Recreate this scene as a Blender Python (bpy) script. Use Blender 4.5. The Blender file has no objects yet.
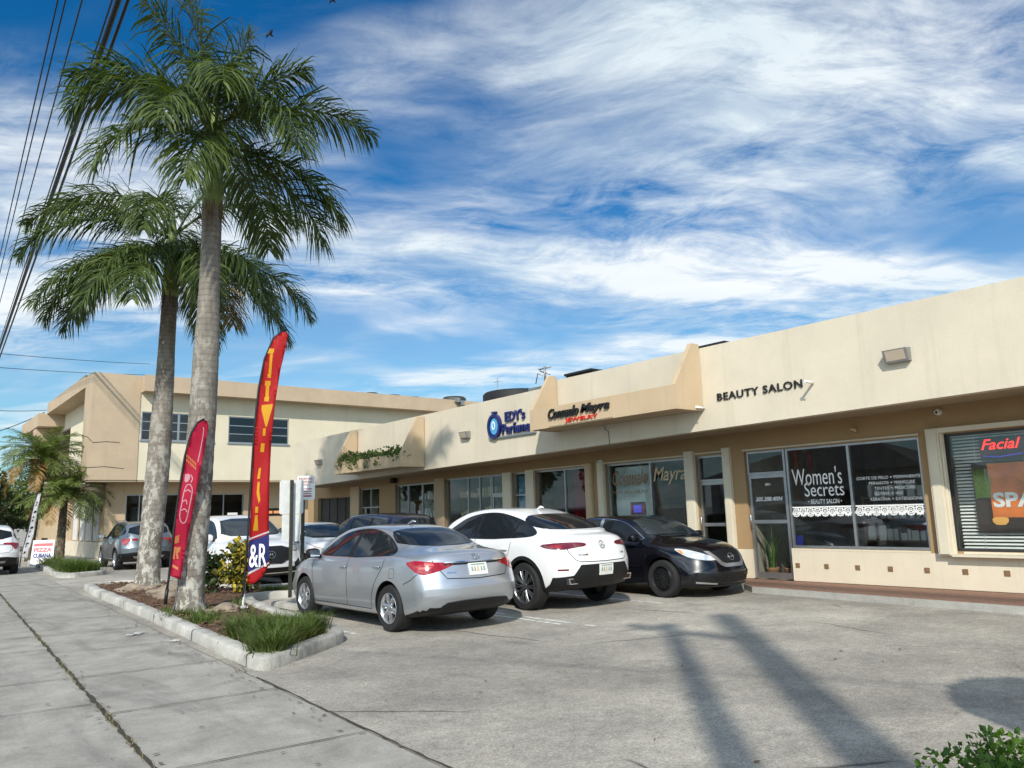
import bpy, bmesh, math, random
import numpy as np
from mathutils import Vector, Matrix, noise
from mathutils.bvhtree import BVHTree
from mathutils.geometry import delaunay_2d_cdt
random.seed(7)
R = math.radians
sc = bpy.context.scene
col = sc.collection
# ------------------------------------------------------------------ camera
CAMR = Matrix(((0.7775107, -0.0807466, -0.6236642),
               (-0.6282104, -0.1451246, -0.7643890),
               (-0.0287871, 0.9861130, -0.1635618)))
CAMP = Vector((0, 0, 1.6))
cam = bpy.data.cameras.new('camera')
camo = bpy.data.objects.new('camera', cam)
col.objects.link(camo)
camo.matrix_world = Matrix.Translation(CAMP) @ CAMR.to_4x4()
cam.sensor_width = 36; cam.lens = 769 / 1024 * 36
cam.clip_start = 0.05; cam.clip_end = 3000
sc.camera = camo


def ray(px, py):
    return CAMR @ Vector(((px - 512) / 769, -(py - 384) / 769, -1))


def at_y(px, py, y):            # measured point of the place on the plane y
    d = ray(px, py); return CAMP + d * (y / d.y)


def at_x(px, py, x):
    d = ray(px, py); return CAMP + d * (x / d.x)


def at_z(px, py, z=0):
    d = ray(px, py); return CAMP + d * ((z - 1.6) / d.z)


# ------------------------------------------------------------------ materials
MATS = {}


def newmat(name):
    m = bpy.data.materials.new(name); m.use_nodes = True
    MATS[name] = m
    nt = m.node_tree
    return m, nt, nt.nodes['Principled BSDF']


def setp(b, **kw):
    for k, v in kw.items():
        b.inputs[k.replace('_', ' ')].default_value = v


def c4(c): return (c[0], c[1], c[2], 1)


def plain(name, c, rough=.6, metal=0, coat=0, var=.0, scale=6., bump=0, bscale=60, spec=.5, emit=None, es=0):
    m, nt, b = newmat(name)
    setp(b, Base_Color=c4(c), Roughness=rough, Metallic=metal, Coat_Weight=coat)
    b.inputs['Specular IOR Level'].default_value = spec
    if coat: b.inputs['Coat Roughness'].default_value = .04
    if emit:
        b.inputs['Emission Color'].default_value = c4(emit); b.inputs['Emission Strength'].default_value = es
    if var or bump:
        tc = nt.nodes.new('ShaderNodeTexCoord')
    if var:
        n = nt.nodes.new('ShaderNodeTexNoise'); n.inputs['Scale'].default_value = scale
        n.inputs['Detail'].default_value = 6; n.inputs['Roughness'].default_value = .65
        nt.links.new(tc.outputs['Object'], n.inputs['Vector'])
        r = nt.nodes.new('ShaderNodeValToRGB')
        r.color_ramp.elements[0].position = .3; r.color_ramp.elements[1].position = .7
        r.color_ramp.elements[0].color = c4([x * (1 - var) for x in c])
        r.color_ramp.elements[1].color = c4([min(1, x * (1 + var)) for x in c])
        nt.links.new(n.outputs['Fac'], r.inputs['Fac']); nt.links.new(r.outputs['Color'], b.inputs['Base Color'])
    if bump:
        n2 = nt.nodes.new('ShaderNodeTexNoise'); n2.inputs['Scale'].default_value = bscale
        n2.inputs['Detail'].default_value = 4
        nt.links.new(tc.outputs['Object'], n2.inputs['Vector'])
        bp = nt.nodes.new('ShaderNodeBump'); bp.inputs['Strength'].default_value = bump; bp.inputs['Distance'].default_value = .02
        nt.links.new(n2.outputs['Fac'], bp.inputs['Height']); nt.links.new(bp.outputs['Normal'], b.inputs['Normal'])
    return m


def mixc(nt, fac, a, b, mode='MIX'):
    n = nt.nodes.new('ShaderNodeMix'); n.data_type = 'RGBA'; n.blend_type = mode
    for s, v in ((0, fac), (6, a), (7, b)):
        if hasattr(v, 'is_linked'): nt.links.new(v, n.inputs[s])
        elif s == 0: n.inputs[0].default_value = v
        else: n.inputs[s].default_value = c4(v)
    return n.outputs[2]


def noise_node(nt, vec, scale, detail=5, rough=.6, dist=0):
    n = nt.nodes.new('ShaderNodeTexNoise')
    n.inputs['Scale'].default_value = scale; n.inputs['Detail'].default_value = detail
    n.inputs['Roughness'].default_value = rough; n.inputs['Distortion'].default_value = dist
    nt.links.new(vec, n.inputs['Vector'])
    return n.outputs['Fac']


def ramp(nt, fac, p0, p1, c0=(0, 0, 0), c1=(1, 1, 1)):
    r = nt.nodes.new('ShaderNodeValToRGB')
    r.color_ramp.elements[0].position = p0; r.color_ramp.elements[1].position = p1
    r.color_ramp.elements[0].color = c4(c0); r.color_ramp.elements[1].color = c4(c1)
    nt.links.new(fac, r.inputs['Fac'])
    return r.outputs['Color']


def mapping(nt, sc_=(1, 1, 1), kind='Object', rot=(0, 0, 0)):
    tc = nt.nodes.new('ShaderNodeTexCoord'); mp = nt.nodes.new('ShaderNodeMapping')
    mp.inputs['Scale'].default_value = sc_; mp.inputs['Rotation'].default_value = rot
    nt.links.new(tc.outputs[kind], mp.inputs['Vector'])
    return mp.outputs['Vector']


def bump(nt, b, h, strength=.3, dist=.02):
    bp = nt.nodes.new('ShaderNodeBump'); bp.inputs['Strength'].default_value = strength; bp.inputs['Distance'].default_value = dist
    nt.links.new(h, bp.inputs['Height']); nt.links.new(bp.outputs['Normal'], b.inputs['Normal'])


def asphalt_mat():
    m, nt, b = newmat('asphalt')
    v = mapping(nt)
    agg = noise_node(nt, v, 48, 6, .85)
    mid = noise_node(nt, v, 1.1, 6, .7)
    big = noise_node(nt, v, .22, 4, .6)
    base = ramp(nt, agg, .33, .68, (.20, .187, .164), (.70, .655, .585))
    k = ramp(nt, mid, .35, .68, (.72, .72, .73), (1.1, 1.09, 1.07))
    base = mixc(nt, 1.0, base, k, 'MULTIPLY')
    k2 = ramp(nt, big, .38, .62, (.76, .755, .745), (1.1, 1.1, 1.08))
    base = mixc(nt, 1.0, base, k2, 'MULTIPLY')
    grit = ramp(nt, noise_node(nt, v, 11, 9, .82), .36, .62, (.72, .71, .69), (1.12, 1.11, 1.09))
    base = mixc(nt, 1.0, base, grit, 'MULTIPLY')
    pit = ramp(nt, noise_node(nt, v, 26, 4, .7), .64, .70)
    base = mixc(nt, pit, base, mixc(nt, .55, base, (.05, .047, .043)))
    # oil stains and fine cracks
    st = ramp(nt, noise_node(nt, v, .9, 4, .6, .4), .62, .74)
    base = mixc(nt, st, base, mixc(nt, .45, base, (.06, .058, .055)))
    wv = nt.nodes.new('ShaderNodeTexVoronoi'); wv.feature = 'DISTANCE_TO_EDGE'; wv.inputs['Scale'].default_value = .33
    wn = nt.nodes.new('ShaderNodeTexNoise'); wn.inputs['Scale'].default_value = 1.3; wn.inputs['Detail'].default_value = 5
    nt.links.new(v, wn.inputs['Vector'])
    mx = nt.nodes.new('ShaderNodeMix'); mx.data_type = 'VECTOR'; mx.inputs[0].default_value = .22
    nt.links.new(v, mx.inputs[4]); nt.links.new(wn.outputs['Color'], mx.inputs[5]); nt.links.new(mx.outputs[1], wv.inputs['Vector'])
    crk = ramp(nt, wv.outputs['Distance'], .0, .006, (1, 1, 1), (0, 0, 0))
    msk = ramp(nt, noise_node(nt, v, .5, 2, .5), .5, .58)
    crk = mixc(nt, 1.0, crk, msk, 'MULTIPLY')
    base = mixc(nt, crk, base, (.05, .048, .045))
    nt.links.new(base, b.inputs['Base Color'])
    setp(b, Roughness=.9); b.inputs['Specular IOR Level'].default_value = .3
    bump(nt, b, agg, .55, .012)
    return m


def concrete_mat(name='concrete', c0=(.24, .226, .198), c1=(.44, .415, .368), stain=(.09, .088, .082), st_amt=.55):
    m, nt, b = newmat(name)
    v = mapping(nt)
    fine = noise_node(nt, v, 60, 4, .7)
    mid = noise_node(nt, v, 1.6, 7, .72, .3)
    base = ramp(nt, mid, .3, .7, c0, c1)
    k = ramp(nt, fine, .3, .7, (.8, .8, .8), (1.12, 1.12, 1.1))
    base = mixc(nt, 1.0, base, k, 'MULTIPLY')
    v2 = mapping(nt, (1.6, .28, 1))
    s = ramp(nt, noise_node(nt, v2, 1.0, 5, .65, .5), .52, .72)
    sm = nt.nodes.new('ShaderNodeMath'); sm.operation = 'MULTIPLY'; sm.inputs[1].default_value = st_amt
    nt.links.new(s, sm.inputs[0])
    base = mixc(nt, sm.outputs[0], base, stain)
    v3 = mapping(nt)
    sp = ramp(nt, noise_node(nt, v3, 7, 2, .5), .70, .74)
    base = mixc(nt, sp, base, mixc(nt, .5, base, stain))
    nt.links.new(base, b.inputs['Base Color'])
    setp(b, Roughness=.88); b.inputs['Specular IOR Level'].default_value = .3
    bump(nt, b, fine, .3, .008)
    return m


def stucco_mat(name, c, dirt=.16, streak=.10):
    m, nt, b = newmat(name)
    v = mapping(nt)
    mid = noise_node(nt, v, .9, 6, .65)
    base = ramp(nt, mid, .3, .7, [x * (1 - dirt) for x in c], [min(1, x * 1.04) for x in c])
    vs = mapping(nt, (2.2, 2.2, .12))
    s = ramp(nt, noise_node(nt, vs, 1.6, 5, .7), .55, .8)
    sm = nt.nodes.new('ShaderNodeMath'); sm.operation = 'MULTIPLY'; sm.inputs[1].default_value = streak * 2.5
    nt.links.new(s, sm.inputs[0])
    base = mixc(nt, sm.outputs[0], base, [x * .55 for x in c])
    nt.links.new(base, b.inputs['Base Color'])
    setp(b, Roughness=.9); b.inputs['Specular IOR Level'].default_value = .25
    bump(nt, b, noise_node(nt, v, 45, 4, .7), .35, .012)
    return m


def leaf_mat(name, c0, c1, trans=.25, rough=.45, p=(0, 1)):
    m, nt, b = newmat(name)
    g = nt.nodes.new('ShaderNodeNewGeometry')
    colr = ramp(nt, g.outputs['Random Per Island'], p[0], p[1], c0, c1)
    nt.links.new(colr, b.inputs['Base Color'])
    setp(b, Roughness=rough); b.inputs['Specular IOR Level'].default_value = .35
    t = nt.nodes.new('ShaderNodeBsdfTranslucent')
    tcol = mixc(nt, 1.0, colr, (1.5, 1.6, .7), 'MULTIPLY')
    nt.links.new(tcol, t.inputs['Color'])
    mx = nt.nodes.new('ShaderNodeMixShader'); mx.inputs[0].default_value = trans
    nt.links.new(b.outputs[0], mx.inputs[1]); nt.links.new(t.outputs[0], mx.inputs[2])
    nt.links.new(mx.outputs[0], nt.nodes['Material Output'].inputs[0])
    return m


def trunk_mat(name, c0, c1, blotch, ring=18.):
    m, nt, b = newmat(name)
    v = mapping(nt)
    w = nt.nodes.new('ShaderNodeTexWave'); w.wave_type = 'BANDS'; w.bands_direction = 'Z'
    w.inputs['Scale'].default_value = ring / 6.28; w.inputs['Distortion'].default_value = 1.2; w.inputs['Detail'].default_value = 3
    nt.links.new(v, w.inputs['Vector'])
    base = ramp(nt, noise_node(nt, mapping(nt, (3, 3, .6)), 2.0, 6, .7), .3, .7, c0, c1)
    wr = ramp(nt, w.outputs['Fac'], .0, .35, (.74, .74, .74), (1, 1, 1))
    base = mixc(nt, .8, base, mixc(nt, 1.0, base, wr, 'MULTIPLY'))
    bl = ramp(nt, noise_node(nt, mapping(nt, (1, 1, .6)), 6.5, 6, .75, .2), .50, .56)
    sep = nt.nodes.new('ShaderNodeSeparateXYZ'); nt.links.new(v, sep.inputs[0])
    low = nt.nodes.new('ShaderNodeMapRange'); low.inputs[1].default_value = .6; low.inputs[2].default_value = 5.5
    low.inputs[3].default_value = .95; low.inputs[4].default_value = .10
    nt.links.new(sep.outputs['Z'], low.inputs[0])
    mu = nt.nodes.new('ShaderNodeMath'); mu.operation = 'MULTIPLY'
    nt.links.new(bl, mu.inputs[0]); nt.links.new(low.outputs[0], mu.inputs[1])
    base = mixc(nt, mu.outputs[0], base, blotch)
    nt.links.new(base, b.inputs['Base Color'])
    setp(b, Roughness=.92); b.inputs['Specular IOR Level'].default_value = .2
    bump(nt, b, noise_node(nt, v, 22, 5, .7), .5, .03)
    return m


def glass_mat(name, tint, refl=.12, rough=.01):
    m, nt, b = newmat(name)
    t = nt.nodes.new('ShaderNodeBsdfTransparent'); t.inputs[0].default_value = c4(tint)
    g = nt.nodes.new('ShaderNodeBsdfGlossy'); g.inputs['Roughness'].default_value = rough
    g.inputs['Color'].default_value = (.9, .95, 1, 1)
    f = nt.nodes.new('ShaderNodeFresnel'); f.inputs[0].default_value = 1.5
    ad = nt.nodes.new('ShaderNodeMath'); ad.operation = 'ADD'; ad.inputs[1].default_value = refl; ad.use_clamp = True
    nt.links.new(f.outputs[0], ad.inputs[0])
    gn = nt.nodes.new('ShaderNodeNewGeometry'); fr = nt.nodes.new('ShaderNodeMath'); fr.operation = 'SUBTRACT'; fr.inputs[0].default_value = 1
    nt.links.new(gn.outputs['Backfacing'], fr.inputs[1])
    mu = nt.nodes.new('ShaderNodeMath'); mu.operation = 'MULTIPLY'; nt.links.new(ad.outputs[0], mu.inputs[0]); nt.links.new(fr.outputs[0], mu.inputs[1])
    mx = nt.nodes.new('ShaderNodeMixShader')
    nt.links.new(mu.outputs[0], mx.inputs[0]); nt.links.new(t.outputs[0], mx.inputs[1]); nt.links.new(g.outputs[0], mx.inputs[2])
    nt.links.new(mx.outputs[0], nt.nodes['Material Output'].inputs[0])
    return m


def paint_mat(name, c, metal=0, rough=.35, coat=1., dust=1.):
    m, nt, b = newmat(name)
    setp(b, Base_Color=c4(c), Metallic=metal, Roughness=rough, Coat_Weight=coat)
    if dust < 1: b.inputs['Specular IOR Level'].default_value = .15
    b.inputs['Coat Roughness'].default_value = .03
    v = mapping(nt)
    nz = noise_node(nt, v, 3, 5, .6)
    r = ramp(nt, nz, .3, .7, (rough * .9,) * 3, (rough * 1.25,) * 3)
    nt.links.new(r, b.inputs['Roughness'])
    # road dust low on the body
    sep = nt.nodes.new('ShaderNodeSeparateXYZ'); nt.links.new(v, sep.inputs[0])
    mr = nt.nodes.new('ShaderNodeMapRange'); mr.inputs[1].default_value = .2; mr.inputs[2].default_value = .6
    mr.inputs[3].default_value = .35 * dust; mr.inputs[4].default_value = 0.02 * dust
    nt.links.new(sep.outputs['Z'], mr.inputs[0])
    mu = nt.nodes.new('ShaderNodeMath'); mu.operation = 'MULTIPLY'
    nt.links.new(noise_node(nt, v, 9, 5, .7), mu.inputs[0]); nt.links.new(mr.outputs[0], mu.inputs[1])
    nt.links.new(mixc(nt, mu.outputs[0], c, (.2, .19, .17)), b.inputs['Base Color'])
    return m


asphalt_mat(); concrete_mat()
concrete_mat('kerb_concrete', (.30, .29, .26), (.62, .595, .54), (.07, .066, .056), .8)
concrete_mat('walk_edge', (.3, .29, .26), (.5, .48, .44), (.1, .095, .085), .5)
stucco_mat('cream_stucco', (.64, .565, .44), .10, .16)
stucco_mat('base_stucco', (.70, .615, .47), .09, .09)
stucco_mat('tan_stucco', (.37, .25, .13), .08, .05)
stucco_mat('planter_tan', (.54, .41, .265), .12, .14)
stucco_mat('pilaster_white', (.66, .595, .46), .10, .10)
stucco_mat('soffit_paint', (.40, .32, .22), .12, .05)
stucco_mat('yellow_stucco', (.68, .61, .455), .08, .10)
stucco_mat('block_tan', (.50, .385, .265), .12, .14)
stucco_mat('house_wall', (.55, .53, .48)); stucco_mat('house_roof', (.16, .15, .14))
plain('brick_walk', (.24, .135, .092), .85, var=.25, scale=9, bump=.2)
plain('aluminium', (.42, .43, .43), .38, .85, var=.1)
plain('dark_frame', (.05, .05, .05), .4, .3)
plain('tile_brown', (.22, .13, .06), .5, var=.3, scale=30)
plain('interior', (.30, .27, .23), .9, var=.25, scale=2)
plain('interior_dark', (.05, .045, .04), .8, var=.3, scale=3)
plain('black_metal', (.015, .015, .016), .45, .3, var=.3)
plain('black_plastic', (.009, .009, .010), .5, var=.2, spec=.35)
plain('rubber', (.013, .013, .013), .8, var=.3, scale=14)
plain('white_paint', (.78, .77, .74), .5, var=.06)
plain('white_vinyl', (.82, .82, .80), .5)
plain('letter_black', (.012, .012, .012), .4)
plain('letter_blue', (.012, .018, .12), .35)
plain('letter_lightblue', (.08, .35, .62), .35)
plain('letter_red', (.65, .03, .02), .4)
plain('neon_red', (.8, .05, .04), .4, emit=(1, .035, .02), es=1.5)
plain('neon_blue', (.1, .1, .6), .4, emit=(.1, .08, .9), es=.35)
plain('wood', (.20, .12, .06), .7, var=.3, scale=12)
plain('pole_wood', (.14, .11, .085), .9, var=.3, scale=5, bump=.4)
plain('post_green', (.06, .065, .05), .6, .4, var=.3, scale=15)
plain('sign_back', (.62, .64, .62), .45, .0, var=.12, scale=8)
plain('sign_white', (.80, .80, .78), .45, var=.05)
plain('sign_red', (.62, .08, .10), .45)
plain('flag_red', (.62, .018, .022), .65, var=.08)
plain('flag_crimson', (.60, .012, .06), .65, var=.08)
plain('flag_yellow', (.90, .52, .02), .6)
plain('flag_orange', (.80, .33, .12), .6)
plain('flag_blue', (.02, .03, .22), .6)
plain('flag_white', (.80, .79, .80), .6)
plain('flag_pink', (.80, .45, .52), .6)
plain('mulch', (.10, .055, .032), .95, var=.5, scale=30, bump=.8, bscale=50)
plain('mulch_chip', (.15, .085, .05), .95, var=.4, scale=40)
plain('rock', (.26, .21, .155), .92, var=.35, scale=7, bump=.7, bscale=14)
plain('chrome', (.75, .76, .78), .12, 1.)
plain('rim_silver', (.62, .63, .65), .28, .9, var=.1)
plain('rim_grey', (.16, .165, .17), .28, .8)
plain('rim_black', (.03, .03, .032), .3, .6)
plain('car_glass', (.012, .015, .019), .02, 0, spec=.38)
plain('windscreen', (.035, .045, .05), .02, 0, spec=.7)
plain('tail_red', (.30, .008, .012), .08, 0, 1.)
plain('tail_dark', (.13, .008, .016), .08, 0, 1.)
plain('tail_bright', (.62, .10, .08), .1, 0, 1.)
plain('lamp_clear', (.62, .63, .62), .07, .25, 1.)
plain('lamp_amber', (.62, .22, .03), .1, 0, 1.)
plain('plate', (.72, .74, .70), .4)
plain('plate_green', (.26, .33, .27), .5)
plain('plate_orange', (.62, .46, .30), .5)
plain('tar', (.012, .012, .013), .7, var=.3)
plain('galvanised', (.34, .34, .33), .5, .7, var=.15)
plain('perfume_box', (.55, .42, .25), .5, var=.3, scale=20)
plain('poster_orange', (.62, .16, .03), .5, var=.45, scale=1.6)
plain('poster_brown', (.035, .022, .016), .4, var=.3, scale=5)
plain('poster_green', (.16, .26, .035), .5, var=.4, scale=25)
plain('poster_candle', (.85, .42, .10), .4)
plain('curtain', (.55, .62, .60), .8, var=.08)
plain('red_cloth', (.42, .02, .02), .75, var=.35, scale=4)
plain('blue_panel', (.10, .25, .38), .5, var=.2)
plain('paper', (.75, .74, .7), .7)
plain('clay', (.26, .13, .07), .8)
paint_mat('paint_silver', (.50, .53, .57), .75, .32)
paint_mat('paint_white', (.80, .80, .79), 0, .3)
paint_mat('paint_black', (.003, .003, .006), .0, .22, 1., dust=.10)
paint_mat('paint_grey', (.16, .19, .215), .6, .32)
paint_mat('paint_blue', (.006, .011, .035), .3, .3)
glass_mat('shop_glass', (.93, .95, .94), .02)
glass_mat('upper_glass', (.05, .055, .06), .02)
leaf_mat('royal_leaf', (.020, .042, .010), (.105, .145, .030), .25)
leaf_mat('royal_leaf_old', (.10, .085, .03), (.20, .15, .05), .15)
leaf_mat('date_leaf', (.06, .105, .025), (.21, .25, .07), .3)
leaf_mat('date_leaf_old', (.22, .12, .03), (.34, .20, .05), .2)
leaf_mat('grass_leaf', (.035, .07, .012), (.15, .20, .045), .25)
leaf_mat('ivy_leaf', (.04, .075, .016), (.12, .17, .04), .25)
leaf_mat('dry_grass', (.12, .11, .04), (.26, .22, .09), .15)
leaf_mat('croton_leaf', (.03, .05, .010), (.60, .46, .05), .25, p=(.3, 1))
leaf_mat('hedge_leaf', (.035, .09, .012), (.15, .25, .035), .3, .4)
leaf_mat('tree_leaf', (.015, .03, .008), (.05, .08, .02), .2)
leaf_mat('snake_leaf', (.03, .07, .02), (.10, .16, .05), .2)
trunk_mat('royal_trunk', (.13, .11, .09), (.29, .26, .22), (.50, .48, .42))
trunk_mat('date_trunk', (.06, .045, .03), (.15, .11, .075), (.2, .17, .12), 40)
plain('crownshaft', (.14, .19, .045), .5, var=.35, scale=3)
plain('dry_sheath', (.20, .13, .07), .9, var=.3)
plain('bird', (.02, .02, .022), .8)
plain('line_paint', (.62, .62, .58), .8, var=.3, scale=10)
plain('joint_dirt', (.045, .04, .03), .95, var=.5, scale=20)
plain('skin_tan', (.5, .4, .3), .8)


# ------------------------------------------------------------------ mesh helpers
def bm_new(): return bmesh.new()


def bx(bm, x0, x1, y0, y1, z0, z1, mi=0):
    vs = [bm.verts.new((x, y, z)) for x in (x0, x1) for y in (y0, y1) for z in (z0, z1)]
    for f in ((0, 1, 3, 2), (4, 6, 7, 5), (0, 4, 5, 1), (2, 3, 7, 6), (0, 2, 6, 4), (1, 5, 7, 3)):
        fc = bm.faces.new([vs[i] for i in f]); fc.material_index = mi
    return vs


def tube(bm, pts, r, n=8, cap=True, mi=0):
    pts = [Vector(p) for p in pts]
    rs = r if isinstance(r, (list, tuple)) else [r] * len(pts)
    rings = []
    prev = None
    for i, p in enumerate(pts):
        t = (pts[min(i + 1, len(pts) - 1)] - pts[max(i - 1, 0)]).normalized()
        a = prev if prev else (Vector((0, 0, 1)) if abs(t.z) < .9 else Vector((1, 0, 0)))
        s = (a - t * a.dot(t)).normalized(); prev = s
        q = t.cross(s)
        rings.append([bm.verts.new(p + (s * math.cos(k * 2 * math.pi / n) + q * math.sin(k * 2 * math.pi / n)) * rs[i]) for k in range(n)])
    for a, b in zip(rings, rings[1:]):
        for k in range(n):
            f = bm.faces.new((a[k], a[(k + 1) % n], b[(k + 1) % n], b[k])); f.material_index = mi; f.smooth = True
    if cap:
        f = bm.faces.new(rings[0][::-1]); f.material_index = mi
        f = bm.faces.new(rings[-1]); f.material_index = mi
    return rings


def lathe(bm, prof, n=24, axis='z', c=(0, 0, 0), mi=0, smooth=True, jit=None, cap=True):
    rings = []
    for (r, h) in prof:
        ring = []
        for k in range(n):
            a = 2 * math.pi * k / n
            if axis == 'z': p = Vector((r * math.cos(a), r * math.sin(a), h))
            elif axis == 'y': p = Vector((r * math.cos(a), h, -r * math.sin(a)))
            else: p = Vector((h, r * math.cos(a), r * math.sin(a)))
            if jit: p = jit(p)
            ring.append(bm.verts.new(p + Vector(c)))
        rings.append(ring)
    for a, b in zip(rings, rings[1:]):
        for k in range(n):
            f = bm.faces.new((a[k], a[(k + 1) % n], b[(k + 1) % n], b[k])); f.material_index = mi; f.smooth = smooth
    for rg, rev in ((rings[0], True), (rings[-1], False)) if cap else ():
        f = bm.faces.new(rg[::-1] if rev else rg); f.material_index = mi
    return rings


def prism(bm, poly, f0, f1, mi=0):
    """extrude a 2D polygon: f0/f1 map (a,b) to the two faces"""
    A = [bm.verts.new(f0(*p)) for p in poly]; B = [bm.verts.new(f1(*p)) for p in poly]
    n = len(poly)
    bm.faces.new(A).material_index = mi; bm.faces.new(B[::-1]).material_index = mi
    for i in range(n):
        bm.faces.new((A[i], B[i], B[(i + 1) % n], A[(i + 1) % n])).material_index = mi


def obj(name, bm, mats, parent=None, world=True, sharp=None, fix=True):
    if fix: bmesh.ops.recalc_face_normals(bm, faces=bm.faces)
    me = bpy.data.meshes.new(name)
    bm.to_mesh(me); bm.free()
    for m in (mats if isinstance(mats, (list, tuple)) else [mats]): me.materials.append(MATS[m])
    o = bpy.data.objects.new(name, me); col.objects.link(o)
    if parent:
        o.parent = parent
        if world:
            root = parent
            while root.parent: root = root.parent
            me.transform(Matrix.Translation(-root.location))
    if sharp is not None:
        for p in me.polygons: p.use_smooth = True
        me.set_sharp_from_angle(angle=R(sharp))
    return o


def tag(o, label=None, cat=None, group=None, kind=None):
    if label: o['label'] = label
    if cat: o['category'] = cat
    if group: o['group'] = group
    if kind: o['kind'] = kind
    return o


def empty(name, loc, label, cat, group=None, rz=0):
    o = bpy.data.objects.new(name, None); col.objects.link(o)
    o.location = loc; o.rotation_euler = (0, 0, rz); o.empty_display_size = .2
    return tag(o, label, cat, group)


def recenter(o):
    """put the origin of a one-mesh thing at its base"""
    vs = o.data.vertices
    if not len(vs): return o
    xs = [v.co.x for v in vs]; ys = [v.co.y for v in vs]; zs = [v.co.z for v in vs]
    c = Vector(((min(xs) + max(xs)) / 2, (min(ys) + max(ys)) / 2, min(zs)))
    o.data.transform(Matrix.Translation(-c)); o.location = c
    return o


def thing(name, bm, mats, label, cat, group=None, sharp=None):
    return tag(recenter(obj(name, bm, mats, sharp=sharp)), label, cat, group)


def struct(name, bm, mat):
    o = obj(name, bm, mat); o['kind'] = 'structure'; return o


def pchip(xs, ys):
    xs = np.array(xs, float); ys = np.array(ys, float); h = np.diff(xs); d = np.diff(ys) / h
    m = np.zeros(len(xs)); m[0] = d[0]; m[-1] = d[-1]
    for i in range(1, len(xs) - 1):
        if d[i - 1] * d[i] > 0:
            w1 = 2 * h[i] + h[i - 1]; w2 = h[i] + 2 * h[i - 1]
            m[i] = (w1 + w2) / (w1 / d[i - 1] + w2 / d[i])

    def f(x):
        x = min(max(x, xs[0]), xs[-1]); i = int(min(max(np.searchsorted(xs, x) - 1, 0), len(h) - 1))
        t = (x - xs[i]) / h[i]
        return float((1 + 2 * t) * (1 - t) ** 2 * ys[i] + t * (1 - t) ** 2 * h[i] * m[i] + t * t * (3 - 2 * t) * ys[i + 1] + t * t * (t - 1) * h[i] * m[i + 1])
    return f


def curve(pts): return pchip([p[0] for p in pts], [p[1] for p in pts])


def chaikin(poly, n=2, closed=True):
    for _ in range(n):
        q = []
        m = len(poly)
        rng = range(m) if closed else range(m - 1)
        if not closed: q.append(poly[0])
        for i in rng:
            a, b = poly[i], poly[(i + 1) % m]
            q.append(tuple(.75 * s + .25 * t for s, t in zip(a, b))); q.append(tuple(.25 * s + .75 * t for s, t in zip(a, b)))
        if not closed: q.append(poly[-1])
        poly = q
    return poly


def text_bm(s, w, h, ext=.02, shear=0., bold=0., spacing=1.):
    """lettering fitted to a box w x h, origin lower left, lying in XY"""
    cu = bpy.data.curves.new('lettering', 'FONT'); cu.body = s
    cu.shear = shear; cu.offset = bold; cu.space_character = spacing; cu.extrude = .001; cu.resolution_u = 3
    o = bpy.data.objects.new('lettering', cu); col.objects.link(o)
    dg = bpy.context.evaluated_depsgraph_get()
    me = bpy.data.meshes.new_from_object(o.evaluated_get(dg))
    bpy.data.objects.remove(o); bpy.data.curves.remove(cu)
    bm = bmesh.new(); bm.from_mesh(me); bpy.data.meshes.remove(me)
    xs = [v.co.x for v in bm.verts]; ys = [v.co.y for v in bm.verts]
    x0, x1, y0, y1 = min(xs), max(xs), min(ys), max(ys)
    for v in bm.verts:
        v.co.x = (v.co.x - x0) / (x1 - x0) * w; v.co.y = (v.co.y - y0) / (y1 - y0) * h
        v.co.z = ext if v.co.z > 0 else 0
    return bm


def merge(dst, src, M=None, mi=None):
    if M: bmesh.ops.transform(src, matrix=M, verts=src.verts)
    vm = {}
    for v in src.verts: vm[v] = dst.verts.new(v.co)
    for f in src.faces:
        try:
            g = dst.faces.new([vm[v] for v in f.verts]); g.smooth = f.smooth
            g.material_index = f.material_index if mi is None else mi
        except ValueError: pass
    src.free()


def wallM(x, y, z):      # text on a wall that faces -X (reads from -X side)
    return Matrix(((0, 0, -1, x), (-1, 0, 0, y), (0, 1, 0, z), (0, 0, 0, 1)))
# ------------------------------------------------------------------ light and sky
SUN_AZ = math.atan2(-.74, -.71); SUN_EL = R(37)
sun = bpy.data.lights.new('sun', 'SUN'); sun.energy = 4.3; sun.angle = R(.9); sun.color = (1, .94, .85)
suno = bpy.data.objects.new('sun', sun); col.objects.link(suno)
sd = Vector((math.sin(SUN_AZ) * math.cos(SUN_EL), math.cos(SUN_AZ) * math.cos(SUN_EL), math.sin(SUN_EL)))
suno.rotation_euler = sd.to_track_quat('Z', 'Y').to_euler()
world = bpy.data.worlds.new('World'); sc.world = world; world.use_nodes = True
nt = world.node_tree; bg = nt.nodes['Background']; bg.inputs[1].default_value = .085
sky = nt.nodes.new('ShaderNodeTexSky'); sky.sky_type = 'NISHITA'; sky.sun_disc = False
sky.sun_elevation = SUN_EL; sky.sun_rotation = SUN_AZ % (2 * math.pi); sky.air_density = 1.0; sky.dust_density = .6; sky.ozone_density = 2.2
tc = nt.nodes.new('ShaderNodeTexCoord'); sep = nt.nodes.new('ShaderNodeSeparateXYZ'); nt.links.new(tc.outputs['Generated'], sep.inputs[0])


def mth(op, a, b=None):
    n = nt.nodes.new('ShaderNodeMath'); n.operation = op
    for i, v in enumerate((a, b)):
        if v is None: continue
        if hasattr(v, 'is_linked'): nt.links.new(v, n.inputs[i])
        else: n.inputs[i].default_value = v
    return n.outputs[0]


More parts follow.
